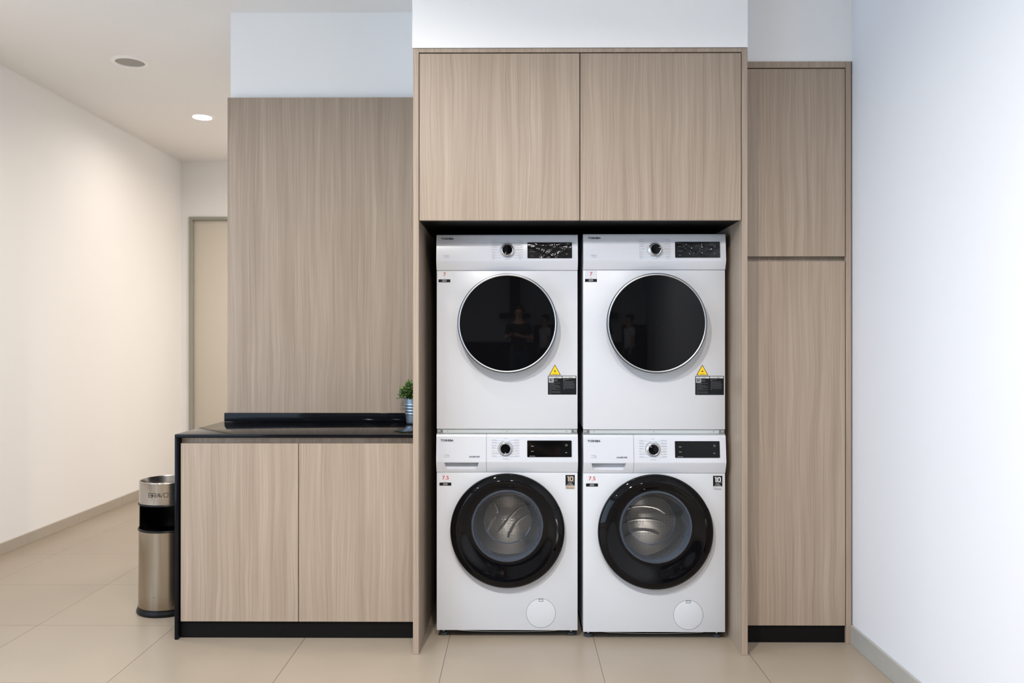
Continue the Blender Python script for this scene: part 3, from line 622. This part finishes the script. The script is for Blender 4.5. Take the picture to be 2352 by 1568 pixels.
# ---------------- tumble dryer (z measured from its own base at .8704)
def dryer(loc, label, dial_rot):
    B = .8704; t = thing('tumble_dryer', label, 'tumble dryer', loc, 'condenser tumble dryers on top of the washing machines')
    z_ = lambda py: lz(py)-B
    zs, zc, zt = z_(620.4), z_(600.4), 1.6812-B; pc, pt = .015, .005; fr = panel_frame(zc, zt, pc, pt)
    machine_body(t, 0, zs-.0012, None, False)
    bm = NB(); bx(bm, -HW+.001, HW-.001, .0202, DEP, .002, zt-.005, 0, .003, 1); obj('cabinet_shell', bm, M['side'], t)
    bm = NB(); prism_x(bm, panel_prof(zs, zc, zt, pc, pt, .0198), -HW, HW); cp = obj('control_panel', bm, M['plastic'], t)
    bm = NB(); text(bm, 'TOSHIBA', lx(1013.5), z_(550.8), z_(546)-z_(550.8), fr, .0003, 'l', w=lx(1042.8)-lx(1013.5), bold=.04); obj('brand_lettering', bm, M['ink'], cp, sm=False, normals=False)
    bm = NB(); text(bm, '7.0kg/Dry', lx(1019), z_(589.8), .0058, fr, .0003, 'l', w=.027); text(bm, 'TD-H80SEM', lx(1021), z_(592.8), .0026, fr, .0003, 'l', w=.021)
    obj('model_lettering', bm, M['ink_soft'], cp, sm=False, normals=False)
    cx, cz = lx(1165.4), z_(575)
    dl = dial(t, cx, cz, fr, .0218, .027, .026); dl.rotation_euler[1] = dial_rot
    bm = NB()
    for a0, a1 in ((-84, 36), (44, 86), (94, 136), (144, 264)): arc(bm, cx, cz, .0303, .0318, math.radians(a0), math.radians(a1), fr, 0, .0002)
    obj('dial_ring_print', bm, M['ink_soft'], cp, sm=False, normals=False)
    bm = NB(); L = ['COTTON', 'EXTRA', 'STANDARD', 'IRONING', 'MY CYCLE', '90MIN', '60MIN', '30MIN', 'TIME']; R = ['SYNTHETICS', 'EXTRA', 'STANDARD', 'MIX', 'BABY CARE', 'SHIRT', 'DELICATE', 'REFRESH', 'SPECIAL']
    rows = [215, 243, 282, 315, 357, 400, 438, 473, 507]
    for i, y in enumerate(rows):
        z = z_(520+y/6.72+.9); text(bm, L[i], lx(1131.8), z, .0026, fr, .0003, 'l'); text(bm, R[i], lx(1198.8), z, .0026, fr, .0003, 'r')
        if i in (0, 8): continue
        zz = z_(520+(y+13)/6.72); k = abs(zz-cz); e = .034; dx = math.sqrt(max(e*e-k*k, 0)) if k < e else .008
        slab(bm, [(lx(1131.8), zz), (cx-dx, zz), (cx-dx, zz+.0004), (lx(1131.8), zz+.0004)], fr, 0, .0002); slab(bm, [(cx+dx, zz), (lx(1198.8), zz), (lx(1198.8), zz+.0004), (cx+dx, zz+.0004)], fr, 0, .0002)
    for xx in (lx(1130.4), lx(1200.2)): slab(bm, [(xx, z_(595)), (xx+.0004, z_(595)), (xx+.0004, z_(552)), (xx, z_(552))], fr, 0, .0002)
    text(bm, 'AUTO', cx, z_(556.2), .0026, fr, .0003, 'c'); text(bm, 'WOOL REFRESH', cx, z_(596.6), .0026, fr, .0003, 'c')
    obj('programme_print', bm, M['ink_soft'], cp, sm=False, normals=False)
    bm = NB(); slab(bm, rrect(lx(1211.3), lx(1313.2), z_(593.7), z_(557.2), .0022), fr, 0, .0016); ds = obj('display', bm, M['screen'], t, sm=False)
    bm = NB(); dd = .0020
    for s, y in (('DELAY', 322), ('ANTI-CREASE', 392), ('SIGNAL', 460)): text(bm, s, lx(990+1560/6.72), z_(520+(y+5)/6.72), .0024, fr, dd, 'c')
    obj('button_lettering', bm, M['ink_grey'], ds, sm=False, normals=False); bm = NB()
    arc(bm, lx(1301), z_(568), .0036, .0044, 0, 2*PI, fr, 0, dd); obj('power_symbol', bm, M['ink_grey'], ds, sm=False, normals=False); bm = NB(); px, pz = lx(1300.3), z_(584); slab(bm, [(px-.002, pz-.002), (px+.0015, pz), (px-.002, pz+.002)], fr, 0, dd)
    for q in (.0028, .0042): slab(bm, [(px+q, pz-.002), (px+q+.0008, pz-.002), (px+q+.0008, pz+.002), (px+q, pz+.002)], fr, 0, dd)
    obj('start_pause_symbol', bm, M['ink_grey'], ds, sm=False, normals=False)
    rng = random.Random(3 if dial_rot < .5 else 9); bm = NB(); nx, nz = 44, 16; X0, X1, Z0, Z1 = lx(1212), lx(1312.5), z_(593), z_(558); P = []
    ridges = [(rng.uniform(X0, X1), rng.uniform(Z0, Z1), rng.uniform(0, PI), rng.uniform(.002, .0045)) for _ in range(9)]
    for i in range(nx+1):
        row = []
        for j in range(nz+1):
            x = X0+(X1-X0)*i/nx; z = Z0+(Z1-Z0)*j/nz; h = .0006
            for (rx, rz, ra, rw) in ridges:
                dist = (x-rx)*math.cos(ra)+(z-rz)*math.sin(ra); h += (.0009 if dial_rot > 0 else .0022)*math.exp(-(dist/rw)**2)
            row.append(bm.verts.new(fr(x, z, .0018+h+rng.uniform(0, .0002))))
        P.append(row)
    for i in range(nx):
        for j in range(nz): bm.faces.new((P[i][j], P[i+1][j], P[i+1][j+1], P[i][j+1]))
    obj('protective_film', bm, M['film'], ds, label='wrinkled clear protective film')
    cap_sticker(t, '7', 'DRYING', lx(1007), lx(1034.3), z_(622.5), z_(634), z_(625.6)-z_(634), z_(639.6), z_(648.1), z_(641.2), lx(1021.1), lx(1024.2)-lx(1018))
    # warning triangle and caution label
    bm = NB(); ax, az, b0, b1, bz = lx(1274.5), z_(837), lx(1261), lx(1288), z_(861)
    slab(bm, [(b0, bz), (b1, bz), (ax, az)], FRONT, 0, .0004, 0)
    gx = .0030; slab(bm, [(b0+gx*1.25, bz+.0018), (b1-gx*1.25, bz+.0018), (ax, az-gx*1.35)], FRONT, .0004, .0007, 1)
    fl = [(-.4, -.62), (-.62, -.45), (-.66, -.1), (-.5, .2), (-.42, .02), (-.3, .3), (-.1, .55), (-.05, .95), (.22, .6), (.42, .3), (.45, .08), (.6, .22), (.68, -.12), (.62, -.45), (.4, -.62), (.45, -.4), (.28, -.12), (.12, .12), (0, -.25), (-.22, .02), (-.28, -.2), (-.42, -.35)]
    s = .0066; mz = bz+.0158
    vv = [bm.verts.new(FRONT(ax+x*s*.9, mz+z*s, .0010)) for x, z in fl]; f = bm.faces.new(vv); f.material_index = 0; bmesh.ops.triangulate(bm, faces=[f])
    slab(bm, [(ax-.0098, bz+.0052), (ax+.0098, bz+.0052), (ax+.0098, bz+.0064), (ax-.0098, bz+.0064)], FRONT, .0007, .0010, 0)
    obj('fire_warning_sticker', bm, [M['stblack'], M['yellow']], t, sm=False, normals=False, label='yellow triangle fire warning sticker')
    bm = NB(); x0, x1, z0, z1 = lx(1258.4), lx(1323.7), z_(905.9), z_(862.4); w_, h_ = x1-x0, z1-z0
    q = lambda px, py: (x0+(px-155)/1205*w_, z1-(py-600)/800*h_)
    def rq(a, b, c, d, r=.0003): X0_, Z1_ = q(a, b); X1_, Z0_ = q(c, d); return rrect(X0_, X1_, Z0_, Z1_, r, 2)
    slab(bm, rrect(x0, x1, z0, z1, .0022, 4), FRONT, 0, .0004, 0)
    slab(bm, rq(180, 628, 742, 706), FRONT, .0004, .0006, 1); slab(bm, rq(768, 622, 1330, 700), FRONT, .0004, .0006, 1)
    slab(bm, rq(740, 720, 762, 1370), FRONT, .0004, .0005, 4)
    xx, zz = q(520, 688); text(bm, 'CAUTION', xx, zz, .0024, FRONT, .0009, 'c', w=.0135, mi=0, bold=.03); xx, zz = q(1110, 682); text(bm, 'WARNING', xx, zz, .0024, FRONT, .0009, 'c', w=.0145, mi=0, bold=.03)
    for c0 in (330, 920):
        a, b = q(c0, 648); slab(bm, [(a-.0016, b-.0022), (a+.0016, b-.0022), (a, b+.0006)], FRONT, .0006, .0009, 0)
    slab(bm, rq(190, 725, 400, 890, .001), FRONT, .0004, .0006, 2); slab(bm, rq(240, 740, 275, 840), FRONT, .0006, .0009, 0); slab(bm, rq(305, 740, 335, 840), FRONT, .0006, .0009, 0)
    def line(s, a, b, h, ww, mi): xx, zz = q(a, b); text(bm, s, xx, zz, h, FRONT, .0007, 'l', w=ww, mi=mi)
    line('Read user manual', 410, 790, .0028, .0150, 2); line('before first use', 410, 835, .0028, .0152, 2)
    line('Regularly clean the lint', 800, 775, .0030, .0245, 2); line('trap', 800, 820, .0026, .006, 2)
    rg = random.Random(5)
    for k, ww in enumerate((.47, .22, .38, .44, .46, .26, .46, .08, .45, .5, .08)): # lines too small to read in the photo
        yy = 920+k*45; a = 218 if ww < .5 else 210; e = a+ww*1000; p = a
        while p < e-20: n2 = min(p+rg.uniform(25, 75), e); slab(bm, rq(p, yy-18, n2, yy, .0001), FRONT, .0004, .0006, 3); p = n2+12
    for k, ww in enumerate((.43, .42, .47, .48, .46, .47, .45, .06)):
        yy = 855+k*46; p = 808; e = p+ww*1000
        while p < e-20: n2 = min(p+rg.uniform(25, 75), e); slab(bm, rq(p, yy-18, n2, yy, .0001), FRONT, .0004, .0006, 3); p = n2+12
    obj('caution_sticker', bm, [M['stblack'], M['silver_st'], M['ink_grey'], M['cap_grey'], M['black']], t, sm=False, normals=False, label='black rectangular caution and warning label')
    # door: ring + convex dark glass
    R0 = .2052; dz = 1.3098-B; dxx = .0018; pr = .060
    bm = NB(); lathe(bm, [(R0-.016, -.001), (R0-.012, -.012), (R0-.008, -.03), (R0-.001, -pr+.012), (R0, -pr+.006), (R0-.0008, -pr+.0015), (R0-.0036, -pr+.001), (R0-.0050, -pr+.006), (R0-.020, -.001)], (dxx, 0, dz), 'y', seg=128, closed_prof=True)
    door = obj('door', bm, M['dark_plastic'], t)
    bm = NB(); lathe(bm, [(R0-.0035, -pr+.011), (R0-.0032, -pr+.002), (R0-.0045, -pr-.0008), (R0-.0070, -pr-.0016), (R0-.0095, -pr-.0006), (R0-.0108, -pr+.003), (R0-.0108, -pr+.011)], (dxx, 0, dz), 'y', seg=128, closed_prof=True)
    obj('silver_rim', bm, M['ring'], door)
    bm = NB(); prof = []
    rg_ = R0-.0112
    for i in range(20):
        u = i/19; r = rg_*(1-u)+.0005*u; prof.append((r, -pr+.0015-.006*(1-(r/rg_)**2)))
    lathe(bm, [(rg_, -pr+.008)]+prof, (dxx, 0, dz), 'y', seg=128); obj('door_glass', bm, M['doorglass'], door)
    return t
M['cap_grey'] = mat('fine_print', (.075, .075, .08, 1), .6)
M['dark_plastic'] = mat('dark_blue_plastic', (.03, .045, .06, 1), .25)
# ---------------- stacking shelf
def stack_shelf(loc, label):
    t = thing('stacking_shelf', label, 'stacking shelf', loc, 'steel stacking shelves between the machines')
    bm = NB(); bx(bm, -HW, HW, .004, DEP-.01, .0005, .0028, 0, .0004, 1); bx(bm, -HW, HW, .003, .006, .0005, .0045, 0, .0004, 1)
    obj('shelf_plate', bm, M['zinc'], t)
    bm = NB(); bx(bm, -HW+.001, HW-.001, .008, .0095, .0045, .0200, 0, .0004, 1); fl = obj('front_flange', bm, M['zinc2'], t)
    for sx in (-1, 1):
        bm = NB(); bx(bm, sx*(HW-.014)-.012, sx*(HW-.014)+.012, .0042, .0078, .006, .0195, 0, .0006, 1)
        for k in range(4): bx(bm, sx*(HW-.021)-.0035+k*.0022, sx*(HW-.021)-.0025+k*.0022, .0034, .0042, .008, .0178, 1)
        obj('corner_bracket', bm, [M['zinc'], M['rubber']], fl)
    for x in (-HW+.009, lx(1028), lx(1164.5), lx(1301), HW-.009):
        bm = NB(); lathe(bm, [(.0038, .0045), (.0038, .0015), (.0028, -.0003), (.0003, -.0008)], (x, .0035 if abs(x) > .26 else .0075, .0125), 'y', seg=20); bx(bm, x-.0020, x+.0020, .0018 if abs(x) > .26 else .0058, .0026 if abs(x) > .26 else .0066, .0121, .0129, 1)
        obj('screw', bm, [M['zinc'], M['rubber']], fl)
    return t
M['zinc2'] = mat('galvanised_flange', (.60, .65, .66, 1), .45, metal=.5, noise=.04, nscale=30)

X1 = (1164.7-1188)/S1; Y1 = 3.42
Y2 = 3.402; X2 = (1502-1188)/F*Y2
washer((X1, Y1, 0), 'white washing machine on the floor at left, under the dryer nearer the worktop', 0.0, 'tan')
w2 = washer((X2, Y2, 0), 'white washing machine on the floor at right, nearer the tall cabinet', math.radians(137), 'silver_st')
stack_shelf((X1, Y1, .8490), 'silver steel stacking strip with screws between the left dryer and left washer')
stack_shelf((X2, Y2, .8490), 'silver steel stacking strip with screws between the right dryer and right washer')
dryer((X1, Y1, .8704), 'white tumble dryer with dark round door stacked on the left washing machine', math.radians(25))
d2 = dryer((X2, Y2, .8704), 'white tumble dryer with dark round door stacked on the right washing machine', math.radians(-112))
# ================================================================ pedal-less ash bin
BX, BY, BR = -1.617, 3.785, .121
t = thing('litter_bin', 'round stained steel litter bin with ashtray top and black opening beside the worktop', 'bin', (BX, BY, 0))
ZO0, ZO1, ZT = .378, .500, .600
def rz(z): return BR+.0045*(1-z/ZT)
bm = NB(); lathe(bm, [(rz(.03), .03), (rz(.1), .1), (rz(.25), .25), (rz(ZO0), ZO0), (rz(ZO0)-.003, ZO0), (rz(.03)-.003, .03)], seg=96, closed_prof=True); body = obj('lower_drum', bm, M['steel'], t)
bm = NB(); lathe(bm, [(rz(ZO1), ZO1), (BR, ZT-.008), (BR+.0015, ZT-.003), (BR, ZT), (BR-.004, ZT+.0005), (BR-.006, ZT-.004), (BR-.006, ZO1)], seg=96, closed_prof=True); top = obj('upper_band', bm, M['steel2'], t)
bm = NB(); lathe(bm, [(BR-.0065, ZT-.006), (BR-.012, ZT-.030), (BR-.03, ZT-.036), (.0005, ZT-.036)], seg=72); obj('ashtray_pan', bm, M['steel2'], t)
oa0, oa1 = math.radians(-90-85), math.radians(-90+80)     # opening faces the room
bm = NB(); lathe(bm, [(rz(ZO0), ZO0+.0005), (rz(ZO1), ZO1-.0005), (rz(ZO1)-.004, ZO1-.0005), (rz(ZO0)-.004, ZO0+.0005)], a0=oa1, a1=oa0+2*PI, seg=60, closed_prof=True); obj('back_shell', bm, M['steel'], t)
bm = NB()
lathe(bm, [(BR-.0045, ZO0-.02), (BR-.0045, ZO1)], a0=oa1-.1, a1=oa0+2*PI+.22, seg=60)
lathe(bm, [(.0005, ZO1-.002), (BR-.006, ZO1-.002)], seg=60); lathe(bm, [(.0005, ZO0-.05), (BR-.008, ZO0-.02)], seg=60)
obj('inner_liner', bm, M['binblack'], t, label='black inner liner')
bm = NB(); pts = []
n = 50
for i in range(n+1):
    a = oa0+.06+(oa1-oa0-.12)*i/n; pts.append((rz(ZO0)*math.cos(a), rz(ZO0)*math.sin(a), ZO0+.003))
for k in range(5):
    z = ZO0+.012+(ZO1-ZO0-.024)*k/4; pts.append((rz(z)*math.cos(oa1), rz(z)*math.sin(oa1), z))
for i in range(n+1):
    a = oa1-.06-(oa1-oa0-.12)*i/n; pts.append((BR*1.004*math.cos(a), BR*1.004*math.sin(a), ZO1-.003))
for k in range(5):
    z = ZO1-.012-(ZO1-ZO0-.024)*k/4; pts.append((rz(z)*math.cos(oa0), rz(z)*math.sin(oa0), z))
tube(bm, pts, .0052, 8, closed=True); obj('opening_trim', bm, M['binblack'], t, label='black rubber trim round the opening')
bm = NB(); lathe(bm, [(.0005, 0), (BR+.010, 0), (BR+.0125, .006), (BR+.0115, .014), (BR+.0075, .020), (BR+.006, .030), (BR+.001, .032), (.0005, .032)], seg=96, closed_prof=True); obj('base_ring', bm, M['binblack'], t, label='black plastic base ring')
bm = NB()
def cyl(x, z, d): a = -PI/2+x/BR; r = rz(z)+.0006; return (r*math.cos(a), r*math.sin(a), z)
ang0 = math.radians(4.5)*BR
text(bm, 'TM', ang0+.0415, .5535, .0035, cyl, 0, 'l')
def stroke(bm, pts, x0, z0, sx, sz, t):
    P = [Vector((x0+x*sx, z0+z*sz)) for x, z in pts]
    for a_, b_ in zip(P[:-1], P[1:]):
        d = (b_-a_).normalized(); n_ = Vector((-d.y, d.x))*t; e = d*t*.8; nn = max(1, int((b_-a_).length/.003))
        for q in range(nn):
            u, v = a_-e+(b_-a_+2*e)*(q/nn), a_-e+(b_-a_+2*e)*((q+1)/nn)
            bm.faces.new([bm.verts.new(cyl(p.x, p.y, 0)) for p in (u+n_, u-n_, v-n_, v+n_)])
for x0_, w_, strokes in ((0, .0165, [[(0, 0), (0, 1), (.85, 1), (1, .85), (1, .62), (.88, .5), (0, .5)], [(.88, .5), (1, .38), (1, .15), (.88, 0), (0, 0)]]),
                         (.0195, .0155, [[(0, 0), (0, .72)], [(0, 1), (.85, 1), (1, .85), (1, .5), (.1, .42)], [(.35, .40), (1, 0)]]),
                         (.0345, .0175, [[(0, 0), (.62, 1), (1.1, 0)], [(.35, 0), (.72, .55), (.86, .2)]]),
                         (.0505, .0165, [[(0, 1), (.5, 0), (1, 1)]]),
                         (.0695, .0165, [[(.12, 0), (0, .12), (0, .88), (.12, 1), (.88, 1), (1, .88), (1, .12), (.88, 0), (.12, 0)]])):
    for st in strokes: stroke(bm, st, ang0-.0035-.043+x0_, .5375, w_, .0175, .00095)
obj('brand_lettering', bm, M['gap'], top, sm=False, normals=False)

# ================================================================ potted plant
PX, PY, PZ = -.482, 3.865, WZ+.0005
t = thing('potted_plant', 'small bushy green plant in a ribbed metal pot on the black worktop', 'plant', (PX, PY, PZ))
bm = NB(); H = .117; prof = [(.0005, 0), (.0385, 0), (.0398, .0015), (.0405, .005)]
rr = lambda z: .0402+(.0535-.0402)*z/H
for zz in [x*.002 for x in range(3, 58)]:
    r = rr(zz)
    for rc in (.046, .060, .074, .088): r += .0013*math.exp(-((zz-rc)/.0023)**2)
    prof.append((r, zz))
prof += [(.0540, .1145), (.0552, .1155), (.0556, .1170), (.0548, .1182), (.0532, .1175), (.0515, .110), (.050, .095), (.0005, .094)]
lathe(bm, prof, seg=64); obj('pot', bm, M['pot'], t)
bm = NB(); lathe(bm, [(.0505, .100), (.03, .104), (.0005, .106)], seg=32); obj('soil', bm, M['soil'], t)
rng = random.Random(11); bmS = NB(); bm = NB()
def leaf(bm, p, d, ln, wd, mi):
    d = d.normalized(); up = Vector((rng.uniform(-1, 1), rng.uniform(-1, 1), rng.uniform(.2, 1))); s = d.cross(up).normalized(); nn = s.cross(d).normalized()
    P = [p, p+d*ln*.35+s*wd+nn*.0008, p+d*ln*.8+s*wd*.7, p+d*ln, p+d*ln*.8-s*wd*.7, p+d*ln*.35-s*wd+nn*.0008, p+d*ln*.5-nn*.0008]
    v = [bm.verts.new(x) for x in P]
    for a, b in ((0, 1), (1, 2), (2, 3), (3, 4), (4, 5), (5, 0)): bm.faces.new((v[6], v[a], v[b])).material_index = mi
tips = []
for k in range(120):
    a = rng.uniform(0, 2*PI); el = rng.uniform(0, 1)
    rad = .09*math.sqrt(1-el*el*.82)*rng.uniform(.72, 1.0); tip = Vector((rad*math.cos(a), rad*math.sin(a)*.8, .112+.088*el*rng.uniform(.85, 1.05)))
    if tip.x > .062: tip.x = .062
    if tip.y > .068: tip.y = .068
    b0 = Vector((.03*math.cos(a)*rng.random(), .03*math.sin(a)*rng.random(), .104)); mid = (b0+tip)/2+Vector((0, 0, .014))
    tube(bmS, [b0, mid, tip], .0007, 4)
    nL = 22
    for i in range(nL):
        u = .35+.65*i/(nL-1); p = b0.lerp(mid, u*2) if u < .5 else mid.lerp(tip, (u-.5)*2)
        d = Vector((rng.gauss(0, 1), rng.gauss(0, 1), rng.gauss(.5, 1)))+(tip-b0).normalized()*1.0
        leaf(bm, p, d, rng.uniform(.007, .012), rng.uniform(.0022, .0034), 1 if (rng.random() < (.6 if u > .9 else .08)) else 0)
obj('foliage', bm, [M['leafd'], M['leafl']], t, normals=False); obj('stems', bmS, M['stem'], t)

# ================================================================ the room behind the camera, seen mirrored in the dark doors
kc = thing('kitchen_counter', 'long black kitchen counter along the wall behind the camera, mirrored in the dryer doors', 'kitchen counter', (-1.6, YB+.012, 0))
bm = NB(); bx(bm, -1.0, 2.2, .0, .56, .1, .88, 0, .002, 1); bx(bm, -1.0, 2.2, .0, .5, 0, .1); obj('carcass', bm, M['black'], kc)
bm = NB(); bx(bm, -1.02, 2.22, 0, .62, .882, .92, 0, .003, 1); obj('countertop', bm, M['quartz'], kc)
for k in range(5):
    bm = NB(); bx(bm, -.995+k*.64, -.365+k*.64, .562, .58, .11, .86, 0, .001, 1); dd_ = obj('door', bm, M['black'], kc)
    bm = NB(); tube(bm, [(-.9+k*.64, .60, .82), (-.7+k*.64, .60, .82)], .005); obj('handle', bm, M['steel2'], dd_)
fr_ = thing('refrigerator', 'tall black refrigerator in the corner behind the camera', 'refrigerator', (.98, YB+.38, 0))
for (za_, zb_, nm) in ((.06, 1.05, 'door'), (1.06, 1.42, 'freezer_door')):
    bm = NB(); bx(bm, -.31, .31, .31, .36, za_, zb_, 0, .012, 3); d_ = obj(nm, bm, M['gloss'], fr_)
    bm = NB(); bx(bm, -.28, -.26, .362, .385, za_+.1, zb_-.08, 0, .004, 1); obj('handle', bm, M['steel2'], d_)
bm = NB(); bx(bm, -.31, .31, -.33, .308, .0, 1.42, 0, .006, 2); obj('cabinet', bm, M['black'], fr_)
hd = thing('range_hood', 'dark chimney range hood on the wall behind the camera', 'range hood', (.1, YB+.002, 1.62))
bm = NB(); prism_x(bm, [(0, 0), (.48, 0), (.48, .06), (.25, .16), (0, .16)], -.45, .45); obj('canopy', bm, M['black'], hd)
bm = NB(); bx(bm, -.15, .15, 0, .26, .161, ZC-1.62-.001, 0, .003, 1); obj('chimney', bm, M['black'], hd)

M['skin'] = mat('skin', (.42, .25, .17, 1), .55, noise=.05); M['tee'] = mat('black_cotton', (.008, .008, .009, 1), .9)
M['jeans'] = mat('blue_denim', (.035, .055, .11, 1), .85, noise=.2, nscale=200); M['hair'] = mat('black_hair', (.006, .005, .005, 1), .5)
M['shirt'] = mat('white_shirt', (.55, .55, .57, 1), .85, noise=.05); M['trouser'] = mat('dark_trousers', (.015, .016, .02, 1), .9); M['shoe'] = mat('dark_shoes', (.01, .01, .012, 1), .5)
def skin_mesh(name, chains, root, m, parent, sub=2):
    me = bpy.data.meshes.new(name); V, E, R = [], [], []; idx = {}
    def vid(p, rad):
        k = tuple(round(c, 4) for c in p)
        if k not in idx: idx[k] = len(V); V.append(p); R.append(rad)
        return idx[k]
    for ch in chains:
        pr = None
        for p, rad in ch:
            i = vid(p, rad)
            if pr is not None and (pr, i) not in E and (i, pr) not in E: E.append((pr, i))
            pr = i
    me.from_pydata(V, E, []); o = bpy.data.objects.new(name, me); C.objects.link(o)
    md = o.modifiers.new('s', 'SKIN'); md.use_smooth_shade = True
    for i, rd in enumerate(R):
        v = me.skin_vertices[0].data[i]; rd = rd if isinstance(rd, tuple) else (rd, rd); v.radius = rd; v.use_root = (i == idx[tuple(round(c, 4) for c in root)])
    sb = o.modifiers.new('u', 'SUBSURF'); sb.levels = sub; sb.render_levels = sub
    bpy.context.view_layer.update(); dg = bpy.context.evaluated_depsgraph_get(); dg.update(); nm = bpy.data.meshes.new_from_object(o.evaluated_get(dg)); o.modifiers.clear(); o.data = nm
    nm.materials.clear(); nm.materials.append(M[m])
    for p in nm.polygons: p.use_smooth = True
    o.parent = parent; return o
def person(label, loc, rot, H, arms, top, bottom):
    t = thing('person', label, 'person', loc); t.rotation_euler[2] = rot; k = H/1.72
    def S(*c): return tuple(q*k for q in c)
    pel = S(0, 0, .93); ch = S(0, .01, 1.28); nk = S(0, .0, 1.45)
    torso = [(pel, (.155, .11)), (S(0, .005, 1.08), (.135, .10)), (ch, (.165, .115)), (S(0, 0, 1.39), (.10, .075)), (nk, (.055, .055)), (S(0, .015, 1.54), (.062, .07)), (S(0, .02, 1.62), (.078, .095)), (S(0, .012, 1.68), (.06, .075))]
    legs = [[(pel, (.155, .11)), (S(s*.095, 0, .84), .085), (S(s*.10, .005, .48), .055), (S(s*.105, -.01, .30), .052), (S(s*.105, -.02, .09), .035), (S(s*.115, .05, .035), (.035, .028)), (S(s*.12, .13, .025), (.038, .02))] for s in (-1, 1)]
    armc = []
    for s, (el, wr, hd_) in zip((-1, 1), arms):
        armc.append([(S(0, 0, 1.39), (.10, .075)), (S(s*.17, 0, 1.37), .055), (S(*el), .038), (S(*wr), .026), (S(*hd_), (.034, .018))])
    b = skin_mesh('body', [torso]+legs+armc, pel, 'skin', t)
    for s, (el, wr, hd_) in zip((-1, 1), arms):                        # fingers rooted in the palm
        w_, h_ = Vector(wr), Vector(hd_); d = (h_-w_).normalized(); sd = Vector((0, 0, 1)) if abs(d.z) < .7 else Vector((0, 1, 0))
        fch = []
        for i, L in enumerate((.062, .070, .066, .050)):
            o_ = sd*(.0225-.015*i); a0 = h_-d*.01+o_; cr = Vector((0, 0, 0)) if abs(d.z) > .7 else Vector((-s*.012, .018, 0))
            fch.append([(tuple((h_-d*.03)*k), .012), (tuple(a0*k), .010), (tuple((a0+d*L*.55+cr*.4)*k), .0085), (tuple((a0+d*L+cr)*k), .0065)])
        th = h_-d*.055; fch.append([(tuple((h_-d*.03)*k), .012), (tuple((th+sd*.03)*k), .0105), (tuple((th+sd*.045+d*.035)*k), .0085)])
        skin_mesh('hand', fch, tuple((h_-d*.03)*k), 'skin', b, 1)
    g = .014
    tt = [[(S(0, 0, .84), (.168, .128)), (S(0, 0, .95), (.168, .126)), (S(0, .005, 1.08), (.155, .118)), (ch, (.182, .132)), (S(0, 0, 1.385), (.12, .092))]]
    for s, (el, wr, hd_) in zip((-1, 1), arms):
        e = tuple((Vector((s*.17, 0, 1.37))*.25+Vector(el)*.75)*k); tt.append([(S(0, 0, 1.385), (.12, .092)), (S(s*.175, 0, 1.365), .074), (e, .056)])
    skin_mesh('shirt', tt, S(0, 0, .84), top, t)
    skin_mesh('trousers', [[(S(0, 0, 1.02), (.145, .108)), (S(0, 0, .90), (.17, .125)), (S(s*.095, 0, .80), .105), (S(s*.10, .005, .48), .072), (S(s*.105, -.01, .08), .062)] for s in (-1, 1)], S(0, 0, 1.02), bottom, t)
    for s in (-1, 1): skin_mesh('shoe', [[(S(s*.105, -.045, .045), (.045, .042)), (S(s*.115, .05, .04), (.048, .038)), (S(s*.122, .15, .032), (.044, .028))]], S(s*.115, .05, .04), 'shoe', t)
    bm = NB(); bmesh.ops.create_icosphere(bm, subdivisions=3, radius=1)
    for v in bm.verts:
        v.co = Vector((v.co.x*.098, v.co.y*.118-.006, 1.655+v.co.z*.092))*k
        if v.co.y > .02*k and v.co.z < 1.668*k: v.co.y = .02*k
    obj('hair', bm, M['hair'], t)
    bm = NB(); bmesh.ops.create_icosphere(bm, subdivisions=2, radius=.014, matrix=Matrix.Translation(Vector((0, .118, 1.585))*k) @ Matrix.Diagonal((.9, 1.2, 1.7, 1)))
    for s in (-1, 1): bmesh.ops.create_icosphere(bm, subdivisions=2, radius=.012, matrix=Matrix.Translation(Vector((s*.082, .01, 1.59))*k) @ Matrix.Diagonal((.6, 1.2, 2.1, 1)))
    obj('nose_and_ears', bm, M['skin'], b)
    bm = NB()
    for s in (-1, 1): bmesh.ops.create_icosphere(bm, subdivisions=2, radius=.009, matrix=Matrix.Translation(Vector((s*.032, .101, 1.605))*k))
    bmesh.ops.create_icosphere(bm, subdivisions=2, radius=.012, matrix=Matrix.Translation(Vector((0, .10, 1.548))*k) @ Matrix.Diagonal((1.7, .6, .35, 1)))
    obj('eyes_and_mouth', bm, M['hair'], b)
    return t
person('person in black t-shirt and blue jeans, mirrored in the left dryer door', (.13, -.50, 0), 0, 1.72,
       [((-.24, .05, 1.10), (-.17, .28, 1.16), (-.16, .345, 1.19)), ((.25, .05, 1.10), (.03, .29, 1.16), (-.05, .33, 1.19))], 'tee', 'jeans')
person('person in a white short-sleeved shirt and dark trousers, mirrored near the door edges', (.78, -1.65, 0), 1.3, 1.62,
       [((-.22, -.02, 1.12), (-.22, .05, .90), (-.22, .07, .81)), ((.22, -.02, 1.12), (.22, .05, .90), (.22, .07, .81))], 'shirt', 'trouser')
